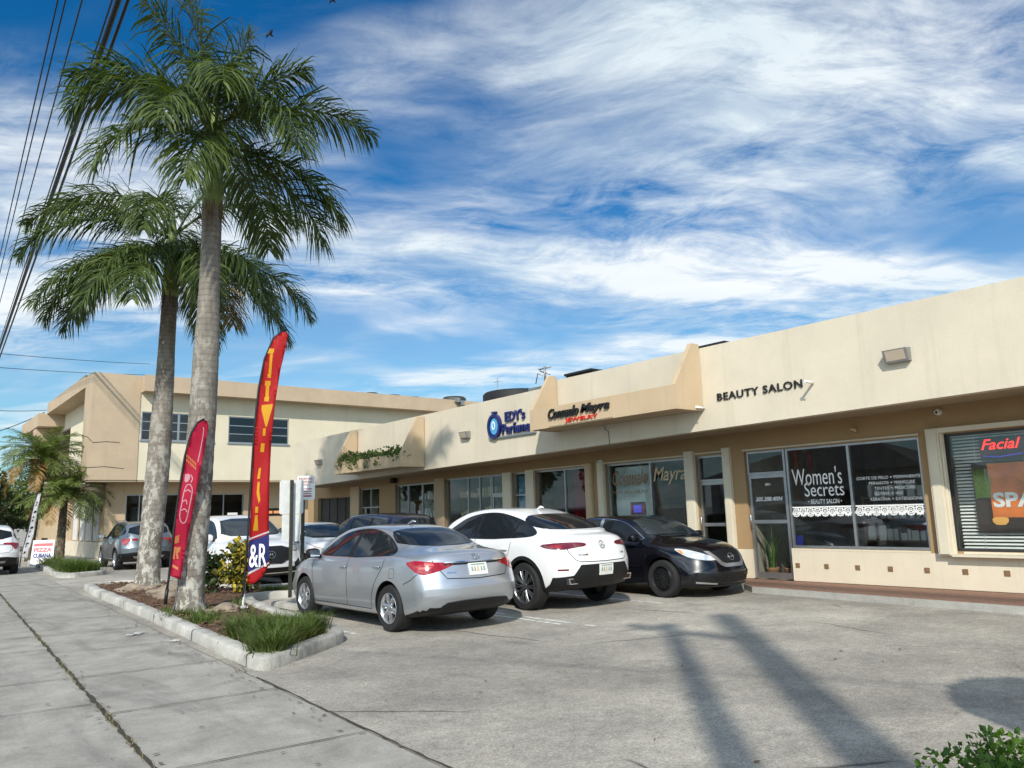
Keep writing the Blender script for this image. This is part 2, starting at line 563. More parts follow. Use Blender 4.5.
zz = mth('ADD', mth('MAXIMUM', sep.outputs['Z'], 0.0), .16)
cmb = nt.nodes.new('ShaderNodeCombineXYZ')
nt.links.new(mth('DIVIDE', sep.outputs['X'], zz), cmb.inputs[0]); nt.links.new(mth('DIVIDE', sep.outputs['Y'], zz), cmb.inputs[1])


wn_ = nt.nodes.new('ShaderNodeTexNoise'); wn_.inputs['Scale'].default_value = .75; wn_.inputs['Detail'].default_value = 3
nt.links.new(cmb.outputs[0], wn_.inputs['Vector'])
wsub = nt.nodes.new('ShaderNodeVectorMath'); wsub.operation = 'SUBTRACT'; wsub.inputs[1].default_value = (.5, .5, .5); nt.links.new(wn_.outputs['Color'], wsub.inputs[0])
wsc = nt.nodes.new('ShaderNodeVectorMath'); wsc.operation = 'SCALE'; wsc.inputs['Scale'].default_value = .6; nt.links.new(wsub.outputs[0], wsc.inputs[0])
wadd = nt.nodes.new('ShaderNodeVectorMath'); wadd.operation = 'ADD'; nt.links.new(cmb.outputs[0], wadd.inputs[0]); nt.links.new(wsc.outputs[0], wadd.inputs[1])


def cloud_layer(loc, rot, stretch, nscale, detail, rough, dist, p0, p1, warped=True):
    mp = nt.nodes.new('ShaderNodeMapping'); mp.vector_type = 'TEXTURE'; mp.inputs['Location'].default_value = loc
    mp.inputs['Rotation'].default_value = (0, 0, R(rot)); mp.inputs['Scale'].default_value = (stretch, 1, 1)
    nt.links.new(wadd.outputs[0] if warped else cmb.outputs[0], mp.inputs['Vector'])
    f = noise_node(nt, mp.outputs['Vector'], nscale, detail, rough, dist)
    return ramp(nt, f, p0, p1), f


big, _ = cloud_layer((0.2, 2.9, 0), -42, 1.9, 1.15, 4, .55, .2, .42, .57)
wisp, _ = cloud_layer((.4, 5.2, 0), -30, 3.4, 3.0, 10, .62, .3, .42, .61)
fine, _ = cloud_layer((3.4, .2, 0), -52, 1.8, 8.0, 9, .70, .5, .40, .66)
cl = mth('MULTIPLY', big, mth('ADD', mth('MULTIPLY', wisp, .78), mth('MULTIPLY', fine, .42)))
veil, _ = cloud_layer((7.4, 3.2, 0), -20, 3.0, 2.4, 9, .66, .4, .50, .80)
cl = mth('ADD', cl, mth('MULTIPLY', veil, .13))
hz = nt.nodes.new('ShaderNodeMapRange'); hz.inputs[1].default_value = .02; hz.inputs[2].default_value = .40
hz.inputs[3].default_value = .42; hz.inputs[4].default_value = 0; nt.links.new(sep.outputs['Z'], hz.inputs[0])
cl = mth('MINIMUM', mth('ADD', cl, hz.outputs[0]), .95)
shade, _ = cloud_layer((5.1, 2.2, 0), -40, 2, 2.2, 6, .6, .4, .3, .7)
ccol = mixc(nt, shade, (8.6, 10.0, 10.8), (12.0, 12.2, 12.3))
# cloud boosted towards the sun, like forward scattering, added to lift the fill light
dt = nt.nodes.new('ShaderNodeVectorMath'); dt.operation = 'DOT_PRODUCT'; dt.inputs[1].default_value = sd; nt.links.new(tc.outputs['Generated'], dt.inputs[0])
gl = mth('ADD', mth('MULTIPLY', mth('POWER', mth('MAXIMUM', dt.outputs['Value'], 0.0), 2.5), 3.2), 1.0)
gc = nt.nodes.new('ShaderNodeVectorMath'); gc.operation = 'SCALE'; nt.links.new(ccol, gc.inputs[0]); nt.links.new(gl, gc.inputs['Scale']); ccol = gc.outputs[0]
hs = nt.nodes.new('ShaderNodeHueSaturation'); hs.inputs['Saturation'].default_value = 1.35; hs.inputs['Value'].default_value = .95
nt.links.new(sky.outputs[0], hs.inputs['Color'])
blue = mixc(nt, 1.0, hs.outputs[0], (.27, 1.20, 1.42), 'MULTIPLY')
nt.links.new(mixc(nt, cl, blue, ccol), bg.inputs[0])
sc.view_settings.view_transform = 'Standard'; sc.view_settings.look = 'None'; sc.view_settings.exposure = 0.05; sc.view_settings.gamma = 1
sc.cycles.max_bounces = 6; sc.cycles.transparent_max_bounces = 12; sc.cycles.glossy_bounces = 4
sc.cycles.sample_clamp_indirect = 6; sc.cycles.caustics_reflective = False; sc.cycles.caustics_refractive = False
sc.cycles.use_denoising = True


# ------------------------------------------------------------------ ground
def sheet(bm, poly, z): bm.faces.new([bm.verts.new((p[0], p[1], z)) for p in poly])


bm = bm_new(); sheet(bm, [(-700, -700), (700, -700), (700, 900), (-700, 900)], -.012); struct('ground', bm, 'asphalt')


def kx(y): return 2.71 + .0495 * y              # line where the concrete meets the lot


def gx(y): return 1.24 + .0497 * y              # grassy joint in the concrete


bm = bm_new(); sheet(bm, [(gx(-30) - 4.6, -30), (kx(-30), -30), (kx(70), 70), (gx(70) - 4.6, 70)], -.004); struct('pavement', bm, 'concrete')
bm = bm_new(); sheet(bm, [(kx(-30), -30), (12.9, -30), (13.3, 10), (13.3, 38.5), (30, 38.5), (30, 52), (kx(52), 52)], .0); struct('parking_lot', bm, 'asphalt')
# joints in the concrete and along its edges
bm = bm_new()


def strip_joint(p, q, w, seed, z):
    rnd = random.Random(seed); p = Vector(p); q = Vector(q); d = (q - p); L = d.length; d /= L; nrm = Vector((-d.y, d.x))
    n = max(2, int(L / .12)); prev = None
    for i in range(n + 1):
        c = p + d * (L * i / n) + nrm * rnd.uniform(-.3, .3) * w; ww = w * rnd.uniform(.5, 1.4) / 2
        a = bm.verts.new((*(c + nrm * ww), z)); b = bm.verts.new((*(c - nrm * ww), z))
        if prev: bm.faces.new((prev[0], a, b, prev[1]))
        prev = (a, b)


strip_joint((gx(-2), -2), (gx(60), 60), .036, 1, .004)
strip_joint((kx(-2) + .01, -2), (kx(8.1) + .01, 8.1), .022, 2, .006)
y = 1.6; k = 0
while y < 60:
    strip_joint((gx(y) + .03, y + .1), (kx(y) - .02, y - .02), .014, 10 + k, .008)
    yy = y + .45 * (k % 2)
    strip_joint((gx(yy) - 2.2, yy + .5), (gx(yy) - .03, yy + .15), .016, 60 + k, .008)
    y += 1.95; k += 1
struct('pavement_joint', bm, 'joint_dirt')
# painted bay lines, worn
bm = bm_new()


def painted(p, q, w, seed):
    rnd = random.Random(seed); p = Vector(p); q = Vector(q); d = (q - p); L = d.length; d /= L; nrm = Vector((-d.y, d.x)); s = 0
    while s < L:
        l = rnd.uniform(.1, .5); e = min(L, s + l)
        if rnd.random() < .8:
            a, b = rnd.uniform(.3, .5) * w, rnd.uniform(.3, .5) * w
            P0 = p + d * s; P1 = p + d * e
            bm.faces.new([bm.verts.new((*v, .004)) for v in (P0 - nrm * a, P1 - nrm * b, P1 + nrm * a, P0 + nrm * b)])
        s = e + rnd.uniform(.0, .05)


painted((7.62, 8.2), (7.62, 13.6), .11, 1); painted((7.80, 7.9), (7.80, 13.6), .10, 4)
painted((10.35, 8.2), (10.35, 13.6), .11, 2); painted((5.2, 9.9), (5.2, 13.6), .09, 3)
struct('bay_line', bm, 'line_paint')


def offset_poly(poly, d):
    n = len(poly); out = []
    for i in range(n):
        a = Vector(poly[i - 1][:2]); b = Vector(poly[i][:2]); c = Vector(poly[(i + 1) % n][:2])
        e1 = (b - a).normalized(); e2 = (c - b).normalized()
        n1 = Vector((-e1.y, e1.x)); n2 = Vector((-e2.y, e2.x)); m = (n1 + n2)
        m = m.normalized() if m.length > 1e-6 else n1
        k = d / max(.45, m.dot(n1))
        out.append((b.x + m.x * k, b.y + m.y * k))
    return out


def resample(poly, h):
    out = []
    for i in range(len(poly)):
        a = Vector(poly[i]); b = Vector(poly[(i + 1) % len(poly)]); n = max(1, int((b - a).length / h))
        out += [tuple(a.lerp(b, k / n)) for k in range(n)]
    return out


def kerb_ring(poly, prof, seed=0, h=.14):
    """poly counter-clockwise, prof = (inset, height)"""
    bm = bm_new(); poly = resample(poly, h); rings = []
    for (ins, z) in prof:
        ring = []
        for (x, y) in offset_poly(poly, ins):
            nz = noise.noise(Vector((x * 2.3, y * 2.3, seed))) * .010 + noise.noise(Vector((x * 9, y * 9, seed + 3))) * .009
            ring.append(bm.verts.new((x + nz, y + nz * .7, z + (nz if z > .02 else 0))))
        rings.append(ring)
    for a, b in zip(rings, rings[1:]):
        for k in range(len(a)):
            f = bm.faces.new((a[k], a[(k + 1) % len(a)], b[(k + 1) % len(a)], b[k])); f.smooth = True
    return bm


def round_poly(poly, n=2, pre=None):
    # keep straight runs, round corners
    out = []
    m = len(poly)
    for i in range(m):
        a, b, c = Vector(poly[i - 1]), Vector(poly[i]), Vector(poly[(i + 1) % m])
        r = min(.38, (a - b).length * .4, (c - b).length * .4)
        p = b + (a - b).normalized() * r; q = b + (c - b).normalized() * r
        for t in (0, .25, .5, .75, 1): out.append(tuple((1 - t) ** 2 * p + 2 * t * (1 - t) * b + t * t * q))
    return out


PROF = [(0, -.01), (.006, .115), (.022, .134), (.04, .14), (.18, .142), (.20, .13), (.208, .10), (.21, .03)]
isl1 = [(3.22, 8.22), (4.86, 9.45), (5.06, 10.5), (5.15, 11.9), (5.50, 14.4), (5.90, 15.62), (6.75, 15.40), (10.6, 15.3), (10.6, 16.9), (6.6, 17.45), (6.35, 18.6), (5.95, 21.6), (5.0, 22.4), (4.05, 22.2), (3.86, 20.0), (3.60, 14.5)]
isl2 = [(4.30, 27.6), (4.6, 26.9), (5.75, 27.6), (5.6, 28.6), (5.65, 34), (6.5, 39), (6.9, 46), (5.6, 46), (4.95, 38)]
for nm, pl, sd_ in (('kerb', isl1, 1), ('kerb', isl2, 2)):
    struct(nm, kerb_ring(round_poly(pl), PROF, sd_), 'kerb_concrete')


def bed(poly, seed):
    bm = bm_new(); inn = offset_poly(round_poly(poly), .18)
    xs = [p[0] for p in inn]; ys = [p[1] for p in inn]; vs = [Vector(p) for p in resample(inn, .25)]; nb = len(vs)
    edges = [(i, (i + 1) % nb) for i in range(nb)]
    x = min(xs)
    while x < max(xs):
        y = min(ys)
        while y < max(ys):
            vs.append(Vector((x + random.uniform(-.05, .05), y + random.uniform(-.05, .05)))); y += .2
        x += .2
    v, e, f, *_ = delaunay_2d_cdt(vs, edges, [], 1, 1e-5)
    bv = [bm.verts.new((p.x, p.y, .085 + .05 * noise.noise(Vector((p.x * 1.5, p.y * 1.5, seed))) + .03 * noise.noise(Vector((p.x * 6, p.y * 6, seed))))) for p in v]
    for t in f: bm.faces.new([bv[i] for i in t]).smooth = True
    return bm


bm = bm_new()
for y in (8.75, 11.2, 13.7, 16.3, 18.9):
    x = 3.22 + (y - 8.22) * (.38 / 6.28) if y < 14.5 else 3.60 + (y - 14.5) * (.26 / 5.5)
    a = [bm.verts.new((x + i_ - (.004 if i_ < .1 else 0), y - .009, z_ + .005)) for i_, z_ in PROF]; b = [bm.verts.new((x + i_ - (.004 if i_ < .1 else 0), y + .009 + .004 * (k_ % 2), z_ + .005)) for k_, (i_, z_) in enumerate(PROF)]
    for k in range(len(a) - 1): bm.faces.new((a[k], a[k + 1], b[k + 1], b[k]))
struct('kerb_joint', bm, 'joint_dirt')
struct('planting_bed', bed(isl1, 1), 'mulch'); struct('planting_bed', bed(isl2, 5), 'mulch')


def inside(p, poly):
    c = False; n = len(poly)
    for i in range(n):
        a, b = poly[i], poly[i - 1]
        if (a[1] > p[1]) != (b[1] > p[1]) and p[0] < (b[0] - a[0]) * (p[1] - a[1]) / (b[1] - a[1]) + a[0]: c = not c
    return c


inn1 = offset_poly(round_poly(isl1), .22)
bm = bm_new()
for i in range(2600):
    p = (random.uniform(3.3, 6.6), random.uniform(9, 22.3))
    if not inside(p, inn1): continue
    s = random.uniform(.012, .045); z = .09 + .05 * noise.noise(Vector((p[0] * 1.5, p[1] * 1.5, 1))) + random.uniform(0, .03)
    M = Matrix.Translation((*p, z + .01)) @ Matrix.Rotation(random.uniform(0, 6.3), 4, 'Z') @ Matrix.Rotation(random.uniform(-.6, .6), 4, 'X')
    t = bm_new(); bx(t, -s, s, -s * .35, s * .35, -s * .2, s * .2); merge(bm, t, M)
tag(obj('mulch_chips', bm, 'mulch_chip'), kind='stuff')
# litter: dead leaves and grit on the pavement beside the kerb
bm = bm_new()
for i in range(420):
    y = random.uniform(6, 22); x = kx(y) - abs(random.gauss(0, .16)) - .02
    if i % 3 == 0: y = random.uniform(3, 20); x = gx(y) + random.gauss(0, .07)
    if i % 7 == 0: y = random.uniform(2.5, 9); x = random.uniform(1, 9)
    s = random.uniform(.006, .022); a = random.uniform(0, 6.3)
    vs = [bm.verts.new((x + s * 1.6 * math.cos(a + k * 1.57) * (1 if k % 2 else .45), y + s * 1.6 * math.sin(a + k * 1.57) * (1 if k % 2 else .45), .009 + random.uniform(0, .006))) for k in range(4)]
    bm.faces.new(vs)
tag(obj('leaf_litter', bm, 'mulch_chip'), kind='stuff')
for (px, py, l, w, lb) in ((136, 634, .17, .06, 'white paper strip lying on the concrete beside the long kerb'), (175, 641, .07, .05, 'small white paper scrap near the kerb below the paper strip')):
    c = at_z(px, py, .006); bm = bm_new(); t = bm_new()
    n = 6; prev = None
    for k in range(n + 1):
        u = -l + 2 * l * k / n; zz_ = .012 + .008 * math.sin(k * 1.7)
        a = t.verts.new((u, -w, zz_)); b = t.verts.new((u, w, zz_ + .004))
        if prev: t.faces.new((prev[0], a, b, prev[1]))
        prev = (a, b)
    bmesh.ops.solidify(t, geom=t.faces[:], thickness=.003)
    merge(bm, t, Matrix.Translation((c.x, c.y, 0)) @ Matrix.Rotation(R(40), 4, 'Z'))
    thing('paper_scrap', bm, 'paper', lb, 'litter')
# tufts in the grassy joint
bm = bm_new()


def blade(bm, p, h, lean, az, w=.006, seg=3):
    d = Vector((math.cos(az), math.sin(az), 0)); s = Vector((-d.y, d.x, 0)); prev = None
    for k in range(seg + 1):
        t = k / seg; c = Vector(p) + d * (lean * t * t) + Vector((0, 0, h * (t - .38 * (lean / h if h else 0) * .5 * t * t)))
        ww = w * (1 - t) + .0008
        a = bm.verts.new(c - s * ww); b = bm.verts.new(c + s * ww)
        if prev: bm.faces.new((prev[0], prev[1], b, a)).smooth = True
        prev = (a, b)


for i in range(330):
    y = random.uniform(3, 22) if i % 2 else random.choice((4.6, 6.4, 7.3, 9.8, 10.6, 12.5, 13.4)) + random.gauss(0, .16)
    blade(bm, (gx(y) + random.gauss(0, .018), y, 0), random.uniform(.015, .05), random.uniform(.01, .05), random.uniform(0, 6.3), .004)
tag(obj('joint_grass', bm, 'dry_grass', fix=False), kind='stuff')

# walk along the shops
bm = bm_new()
pw = [(12.62, -16), (12.80, 4.3), (13.12, 9.4), (13.15, 29.2), (13.85, 29.2), (13.85, -16)]
bm2 = bm_new()
for i in range(len(pw) - 3):
    pass
edge = [(12.2, -16), (12.30, 4.0), (12.55, 8.3), (12.58, 8.6), (12.98, 9.05), (13.02, 30.6)]


def ribbon(bm, xs0, xs1, z0, z1):
    """solid strip between two polylines with the same y values"""
    A = []
    for (a, b) in zip(xs0, xs1):
        A.append([bm.verts.new((a[0], a[1], z0)), bm.verts.new((a[0], a[1], z1)), bm.verts.new((b[0], b[1], z1)), bm.verts.new((b[0], b[1], z0))])
    for p, q in zip(A, A[1:]):
        for k in range(4): bm.faces.new((p[k], p[(k + 1) % 4], q[(k + 1) % 4], q[k]))
    bm.faces.new(A[0]); bm.faces.new(A[-1][::-1])


ribbon(bm, edge, [(p[0] + .035, p[1]) for p in edge], -.01, .108); struct('kerb', bm, 'walk_edge')
ribbon(bm2, [(p[0] + .035, p[1]) for p in edge], [(13.845, p[1]) for p in edge], -.01, .116); struct('walkway', bm2, 'brick_walk')

# ------------------------------------------------------------------ shopping plaza
WX = 13.85; FX = 12.45
plaza = empty('shopping_plaza', (13.85, 9, 0), 'long low cream stucco shopping plaza with shopfronts under a deep fascia', 'building')


def wallpieces(bm, x0, x1, ya, yb, za, zb, ops, mi=0):
    y = ya
    for (a, b, z0, z1) in sorted(ops):
        a, b = max(a, ya), min(b, yb)
        if b <= a: continue
        if a > y: bx(bm, x0, x1, y, a, za, zb, mi)
        if z0 > za: bx(bm, x0, x1, a, b, za, min(z0, zb), mi)
        if z1 < zb: bx(bm, x0, x1, a, b, max(z1, za), zb, mi)
        y = b
    if y < yb: bx(bm, x0, x1, y, yb, za, zb, mi)


HD = 2.68
OPS = [(1.6, 5.51, .74, HD), (5.90, 8.50, .74, HD), (8.50, 9.42, .12, HD), (9.90, 10.66, .12, HD), (10.91, 13.42, .70, HD),
       (14.06, 16.09, .35, HD), (16.43, 17.09, .70, HD), (17.46, 18.13, .12, HD), (18.13, 20.49, .70, HD),
       (21.06, 23.53, .70, 2.62), (24.65, 26.16, .70, 2.6), (26.85, 29.75, .12, 2.35)]
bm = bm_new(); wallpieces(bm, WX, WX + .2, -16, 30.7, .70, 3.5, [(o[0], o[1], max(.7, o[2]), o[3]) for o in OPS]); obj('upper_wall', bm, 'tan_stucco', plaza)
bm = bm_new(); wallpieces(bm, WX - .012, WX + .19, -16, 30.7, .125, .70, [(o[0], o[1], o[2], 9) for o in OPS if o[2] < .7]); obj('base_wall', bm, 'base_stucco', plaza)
bm = bm_new(); bx(bm, WX - .01, WX + .18, 5.90, 8.50, .703, .738); bx(bm, WX - .01, WX + .18, 1.6, 5.38, .703, .738); obj('sill', bm, 'base_stucco', plaza)
def fb(y): return 3.215 - .0162 * y


def yzprism(bm, poly, x0, x1): prism(bm, poly, lambda a, b: (x0, a, b), lambda a, b: (x1, a, b))


# fascia in two heights, soffit, roof
bm = bm_new()
yzprism(bm, [(-16, fb(-16)), (13.95, fb(13.95)), (13.95, 4.71), (-16, 4.71)], FX, FX + .22); obj('fascia', bm, 'cream_stucco', plaza)
bm = bm_new(); yzprism(bm, [(13.955, fb(13.955)), (28.8, fb(28.8)), (28.8, 4.50), (13.955, 4.58)], FX + .004, FX + .224)
bx(bm, FX + .2245, 22, 28.6, 28.8, fb(28.7), 4.50); obj('fascia', bm, 'cream_stucco', plaza)
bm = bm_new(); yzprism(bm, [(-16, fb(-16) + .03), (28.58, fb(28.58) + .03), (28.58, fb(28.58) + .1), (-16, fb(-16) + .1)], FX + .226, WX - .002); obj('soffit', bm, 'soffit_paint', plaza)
bm = bm_new(); bx(bm, FX + .225, 26, -16, 13.94, 4.2, 4.3); bx(bm, FX + .23, 26, 13.945, 28.6, 4.1, 4.2); obj('roof', bm, 'tar', plaza)
# pilasters with box section
for (y0, y1, z0, z1, d, m) in ((5.52, 5.73, .68, 2.78, .12, 'pilaster_white'), (9.72, 9.90, .125, 2.80, .10, 'pilaster_white'), (10.66, 10.91, .125, 2.80, .10, 'pilaster_white'),
                            (13.42, 13.62, .125, 2.76, .10, 'pilaster_white'), (13.84, 14.06, .125, 2.74, .10, 'planter_tan'), (16.09, 16.43, .125, 2.72, .08, 'pilaster_white'), (17.09, 17.46, .125, 2.7, .08, 'pilaster_white'),
                            (20.49, 21.06, .125, 2.72, .05, 'planter_tan'), (23.53, 24.65, .125, 2.70, .03, 'tan_stucco'), (26.16, 26.85, .125, 2.7, .05, 'planter_tan')):
    bm = bm_new(); bx(bm, WX - d, WX - .0125, y0, y1, z0, z1)
    if d >= .1 and y0 < 14: bx(bm, WX - d - .018, WX - d - .001, y0 + .03, y1 - .03, z0 + .02, z1 - .02)
    obj('pilaster', bm, m, plaza)
# boxed surround of the blinds window: head, reveal and sill
bm = bm_new(); bx(bm, WX - .12, WX - .013, 1.4, 5.518, 2.70, 2.78); bx(bm, WX - .15, WX - .013, 1.4, 5.518, .66, .70)
for k in range(2): bx(bm, WX - .075 + k * .03, WX - .048 + k * .03, 5.485 - k * .012, 5.518 - k * .002, .702, 2.698)
obj('window_surround', bm, 'pilaster_white', plaza)
for (y0, y1, z) in ((5.88, 9.44, 2.70), (9.90, 10.66, 2.72), (10.91, 13.42, 2.70), (14.06, 16.09, 2.70)):
    bm = bm_new(); bx(bm, WX - .03, WX - .001, y0, y1, z, z + .03); obj('head_trim', bm, 'pilaster_white', plaza)
for y in (8.39, 7.80, 7.20, 6.61, 5.99, 5.39, 4.78, 4.18):
    bm = bm_new(); bx(bm, WX - .024, WX - .0125, y - .042, y + .042, .375, .46); bx(bm, WX - .027, WX - .0245, y - .028, y + .028, .39, .445); obj('accent_tile', bm, 'tile_brown', plaza)


def glazing(y0, y1, z0, z1, mulls=(), trans=(), name='window', fr='aluminium', gl='shop_glass', xo=.05, fw=.045, nos=()):
    bm = bm_new(); x0, x1 = WX + xo, WX + xo + .06
    bx(bm, x0, x1, y0, y0 + fw, z0, z1); bx(bm, x0, x1, y1 - fw, y1, z0, z1)
    bx(bm, x0 + .001, x1 - .001, y0 + fw, y1 - fw, z0, z0 + fw); bx(bm, x0 + .001, x1 - .001, y0 + fw, y1 - fw, z1 - fw, z1)
    for m in mulls: bx(bm, x0 - .006, x1 + .003, m - .024, m + .024, z0 + fw, z1 - fw)
    for t in trans: bx(bm, x0 + .002, x1 - .002, y0 + fw, y1 - fw, t - .022, t + .022)
    w = obj(name, bm, fr, plaza)
    bm = bm_new(); bx(bm, x0 + .026, x0 + .032, y0 + fw * .5, y1 - fw * .5, z0 + fw * .5, z1 - fw * .5); obj('pane', bm, gl, w)
    return w


def door(y0, y1, z0, z1, trz, mid=1.15, fr='aluminium', hand=1):
    glazing(y0, y1, trz, z1, name='transom_window', fr=fr)
    bm = bm_new(); x0, x1 = WX + .06, WX + .105; f = .065
    bx(bm, x0, x1, y0 + .005, y0 + f, z0, trz - .003); bx(bm, x0, x1, y1 - f, y1 - .005, z0, trz - .003)
    for (a, b) in ((z0, z0 + .12), (mid - .035, mid + .035), (trz - .075, trz - .004)): bx(bm, x0 + .001, x1 - .001, y0 + f, y1 - f, a, b)
    d = obj('door', bm, fr, plaza)
    bm = bm_new(); bx(bm, x0 + .02, x0 + .026, y0 + f * .6, y1 - f * .6, z0 + .08, trz - .04); obj('pane', bm, 'shop_glass', d)
    bm = bm_new(); hy = y1 - f * .5 if hand > 0 else y0 + f * .5
    tube(bm, [(x0, hy, mid - .14), (x0 - .05, hy, mid - .12), (x0 - .05, hy, mid + .16), (x0, hy, mid + .18)], .013); obj('handle', bm, 'chrome', d)
    return d


win_salon = glazing(5.90, 8.50, .745, HD, mulls=(7.21,))
door_salon = door(8.52, 9.40, .135, HD, 2.20, 1.25, hand=1)
win_spa = glazing(1.6, 5.505, .745, HD, mulls=(3.4,), fr='dark_frame')
door_jewel = door(9.92, 10.65, .135, HD, 2.12, 1.2, hand=1)
win_jewel = glazing(10.92, 13.41, .705, HD, mulls=(12.02,))
win_red = glazing(14.07, 16.08, .355, HD, mulls=(14.95,))
glazing(16.44, 17.08, .705, HD, trans=(2.05,))
door(17.47, 18.12, .135, HD, 2.1)
win_perf = glazing(18.14, 20.48, .705, HD, mulls=(18.7, 19.3), trans=())
glazing(21.07, 23.52, .705, 2.615, mulls=(21.9, 22.8))
glazing(24.66, 26.15, .705, 2.595, mulls=(25.4,), trans=(1.9,))
bm = bm_new()
for k in range(4): bx(bm, WX + .15, WX + .19, 26.86 + k * .72, 27.575 + k * .72, .13, 2.34)
for k in range(5): bx(bm, WX + .12, WX + .148, 26.86 + k * .705, 26.91 + k * .705, .13, 2.34)
obj('dark_passage', bm, 'interior_dark', plaza)  # dark panels stand in for the shade inside an open passage
# rooms behind the glass
bm = bm_new()
bx(bm, WX + .2, 19.4, -16, 30.7, .02, .10); bx(bm, 19.2, 19.4, -16, 30.7, .1, 3.4); bx(bm, WX + .2, 19.2, -16, 30.7, 3.32, 3.4)
for y in (5.6, 9.6, 13.72, 17.2, 20.8, 24.2, 26.5): bx(bm, WX + .21, 19.19, y - .06, y + .06, .1, 3.32)
obj('interior', bm, 'interior', plaza)


def lettering(parent, s, y, z, w, h, x=None, mat='white_vinyl', ext=.002, shear=0, bold=0., sp=1., name='lettering'):
    bm = bm_new(); merge(bm, text_bm(s, w, h, ext, shear, bold, sp), wallM(x if x else WX + .0745, y, z)); return obj(name, bm, mat, parent)


GXF = WX + .072
for (s, y, z, w, h, b, sh) in (("Women's", 8.40, 1.94, 1.02, .33, .0, 0), ("Secrets", 8.16, 1.72, .80, .26, .0, 0), ("• BEAUTY SALON •", 8.10, 1.58, .68, .085, .01, 0)):
    lettering(win_salon, s, y, z, w, h, GXF, bold=b, shear=sh)
L = ("CORTE DE PELO", "PEINADOS", "TINTES", "BLOWER", "KERATINA"); Rr = ("PERMANENTES", "MANICURE", "PEDICURE", "WAX", "EXTENSIONES")
for i, (a, b) in enumerate(zip(L, Rr)):
    z = 1.985 - i * .095; wa = .047 * len(a); wb = .047 * len(b)
    lettering(win_salon, a, 6.52 + wa * .95, z, wa * .95, .055, GXF, bold=.006); lettering(win_salon, b, 6.42, z, wb * .95, .055, GXF, bold=.006)
    lettering(win_salon, "•", 6.485, z + .015, .028, .028, GXF)
lettering(door_salon, "305.388.4004", 9.27, 1.66, .62, .085, WX + .078, shear=.3, bold=.02)
lettering(door_salon, "801", 9.02, 1.97, .12, .05, WX + .078, bold=.01)
# lace band on the salon glass: rings, fans and scallops of white vinyl
bm = bm_new()


LX = [0]


def ring2(bm, cy, cz, r0, r1, n=14, a0=0, a1=6.2832):
    P = []; LX[0] = (LX[0] + 1) % 40; xx = GXF - .002 - LX[0] * 1.5e-4
    for k in range(n + 1):
        a = a0 + (a1 - a0) * k / n
        P.append([bm.verts.new((xx, cy + r * math.cos(a), cz + r * math.sin(a))) for r in (r0, r1)])
    for p, q in zip(P, P[1:]): bm.faces.new((p[0], p[1], q[1], q[0]))


for (ya, yb) in ((5.96, 7.17), (7.25, 8.45)):
    n = 8; st = (yb - ya) / n
    bx(bm, GXF - .002, GXF, ya, yb, 1.505, 1.53)
    for k in range(n):
        c = ya + st * (k + .5); dz = .012 if k % 2 else 0
        ring2(bm, c, 1.435, .045, .066, 14); ring2(bm, c, 1.435, .012, .030, 8)
        ring2(bm, c, 1.44 - dz, .070, .088, 12, math.pi, 2 * math.pi)
        ring2(bm, c - st / 2, 1.49, .018, .036, 8); ring2(bm, c - st * .25, 1.40, .008, .022, 7); ring2(bm, c + st * .25, 1.40, .008, .022, 7)
        for a in (3.6, 4.2, 4.71, 5.2, 5.8): ring2(bm, c + .092 * math.cos(a), 1.438 + .092 * math.sin(a), .0, .015, 6)
obj('lace_decal', bm, 'white_vinyl', win_salon)
bm = bm_new(); bx(bm, GXF - .001, GXF, 8.28, 8.42, .80, .98); o = obj('sticker', bm, 'letter_blue', win_salon)
lettering(win_jewel, "Consuelo", 13.25, 2.15, 1.12, .36, GXF, 'tile_brown', shear=.3, bold=.01)
lettering(win_jewel, "Mayra", 11.95, 2.10, .95, .42, GXF, 'perfume_box', shear=.3, bold=.01)
lettering(win_jewel, "FINE JEWELRY", 13.30, 1.93, 1.2, .085, GXF, 'tile_brown')

# things in the shops
bm = bm_new(); bx(bm, WX + .28, WX + .30, 12.15, 13.35, .6, 2.6)
thing('curtain', bm, 'curtain', 'pale green panel hanging behind the left pane of the jewelry window', 'panel')
bm = bm_new(); bx(bm, WX + .235, WX + .255, 12.40, 12.86, 1.42, 1.74, 0); bx(bm, WX + .222, WX + .234, 12.50, 12.76, 1.49, 1.67, 1); bx(bm, WX + .223, WX + .233, 12.42, 12.46, 1.45, 1.70, 2); bx(bm, WX + .223, WX + .233, 12.80, 12.84, 1.45, 1.70, 2)
thing('open_sign', bm, ['black_plastic', 'neon_blue', 'letter_red'], 'small blue and purple glowing sign against the pale panel in the jewelry window', 'sign')
bm = bm_new(); prev = None
for k in range(40):
    yy = 14.12 + k * .0205; xx = WX + .3 + .035 * math.sin(k * .9) + .02 * math.sin(k * .37)
    a = bm.verts.new((xx, yy, .3)); b = bm.verts.new((xx, yy, 2.6))
    if prev: bm.faces.new((prev[0], a, b, prev[1])).smooth = True
    prev = (a, b)
bmesh.ops.solidify(bm, geom=bm.faces[:], thickness=.01)
thing('red_curtain', bm, 'red_cloth', 'red curtain hanging behind the right pane of the dark shopfront', 'curtain')
bm = bm_new(); bx(bm, WX + .2, WX + .22, 16.5, 17.03, 1.4, 2.6); thing('blue_poster', bm, 'blue_panel', 'blue poster in the narrow window between white pilasters', 'poster')


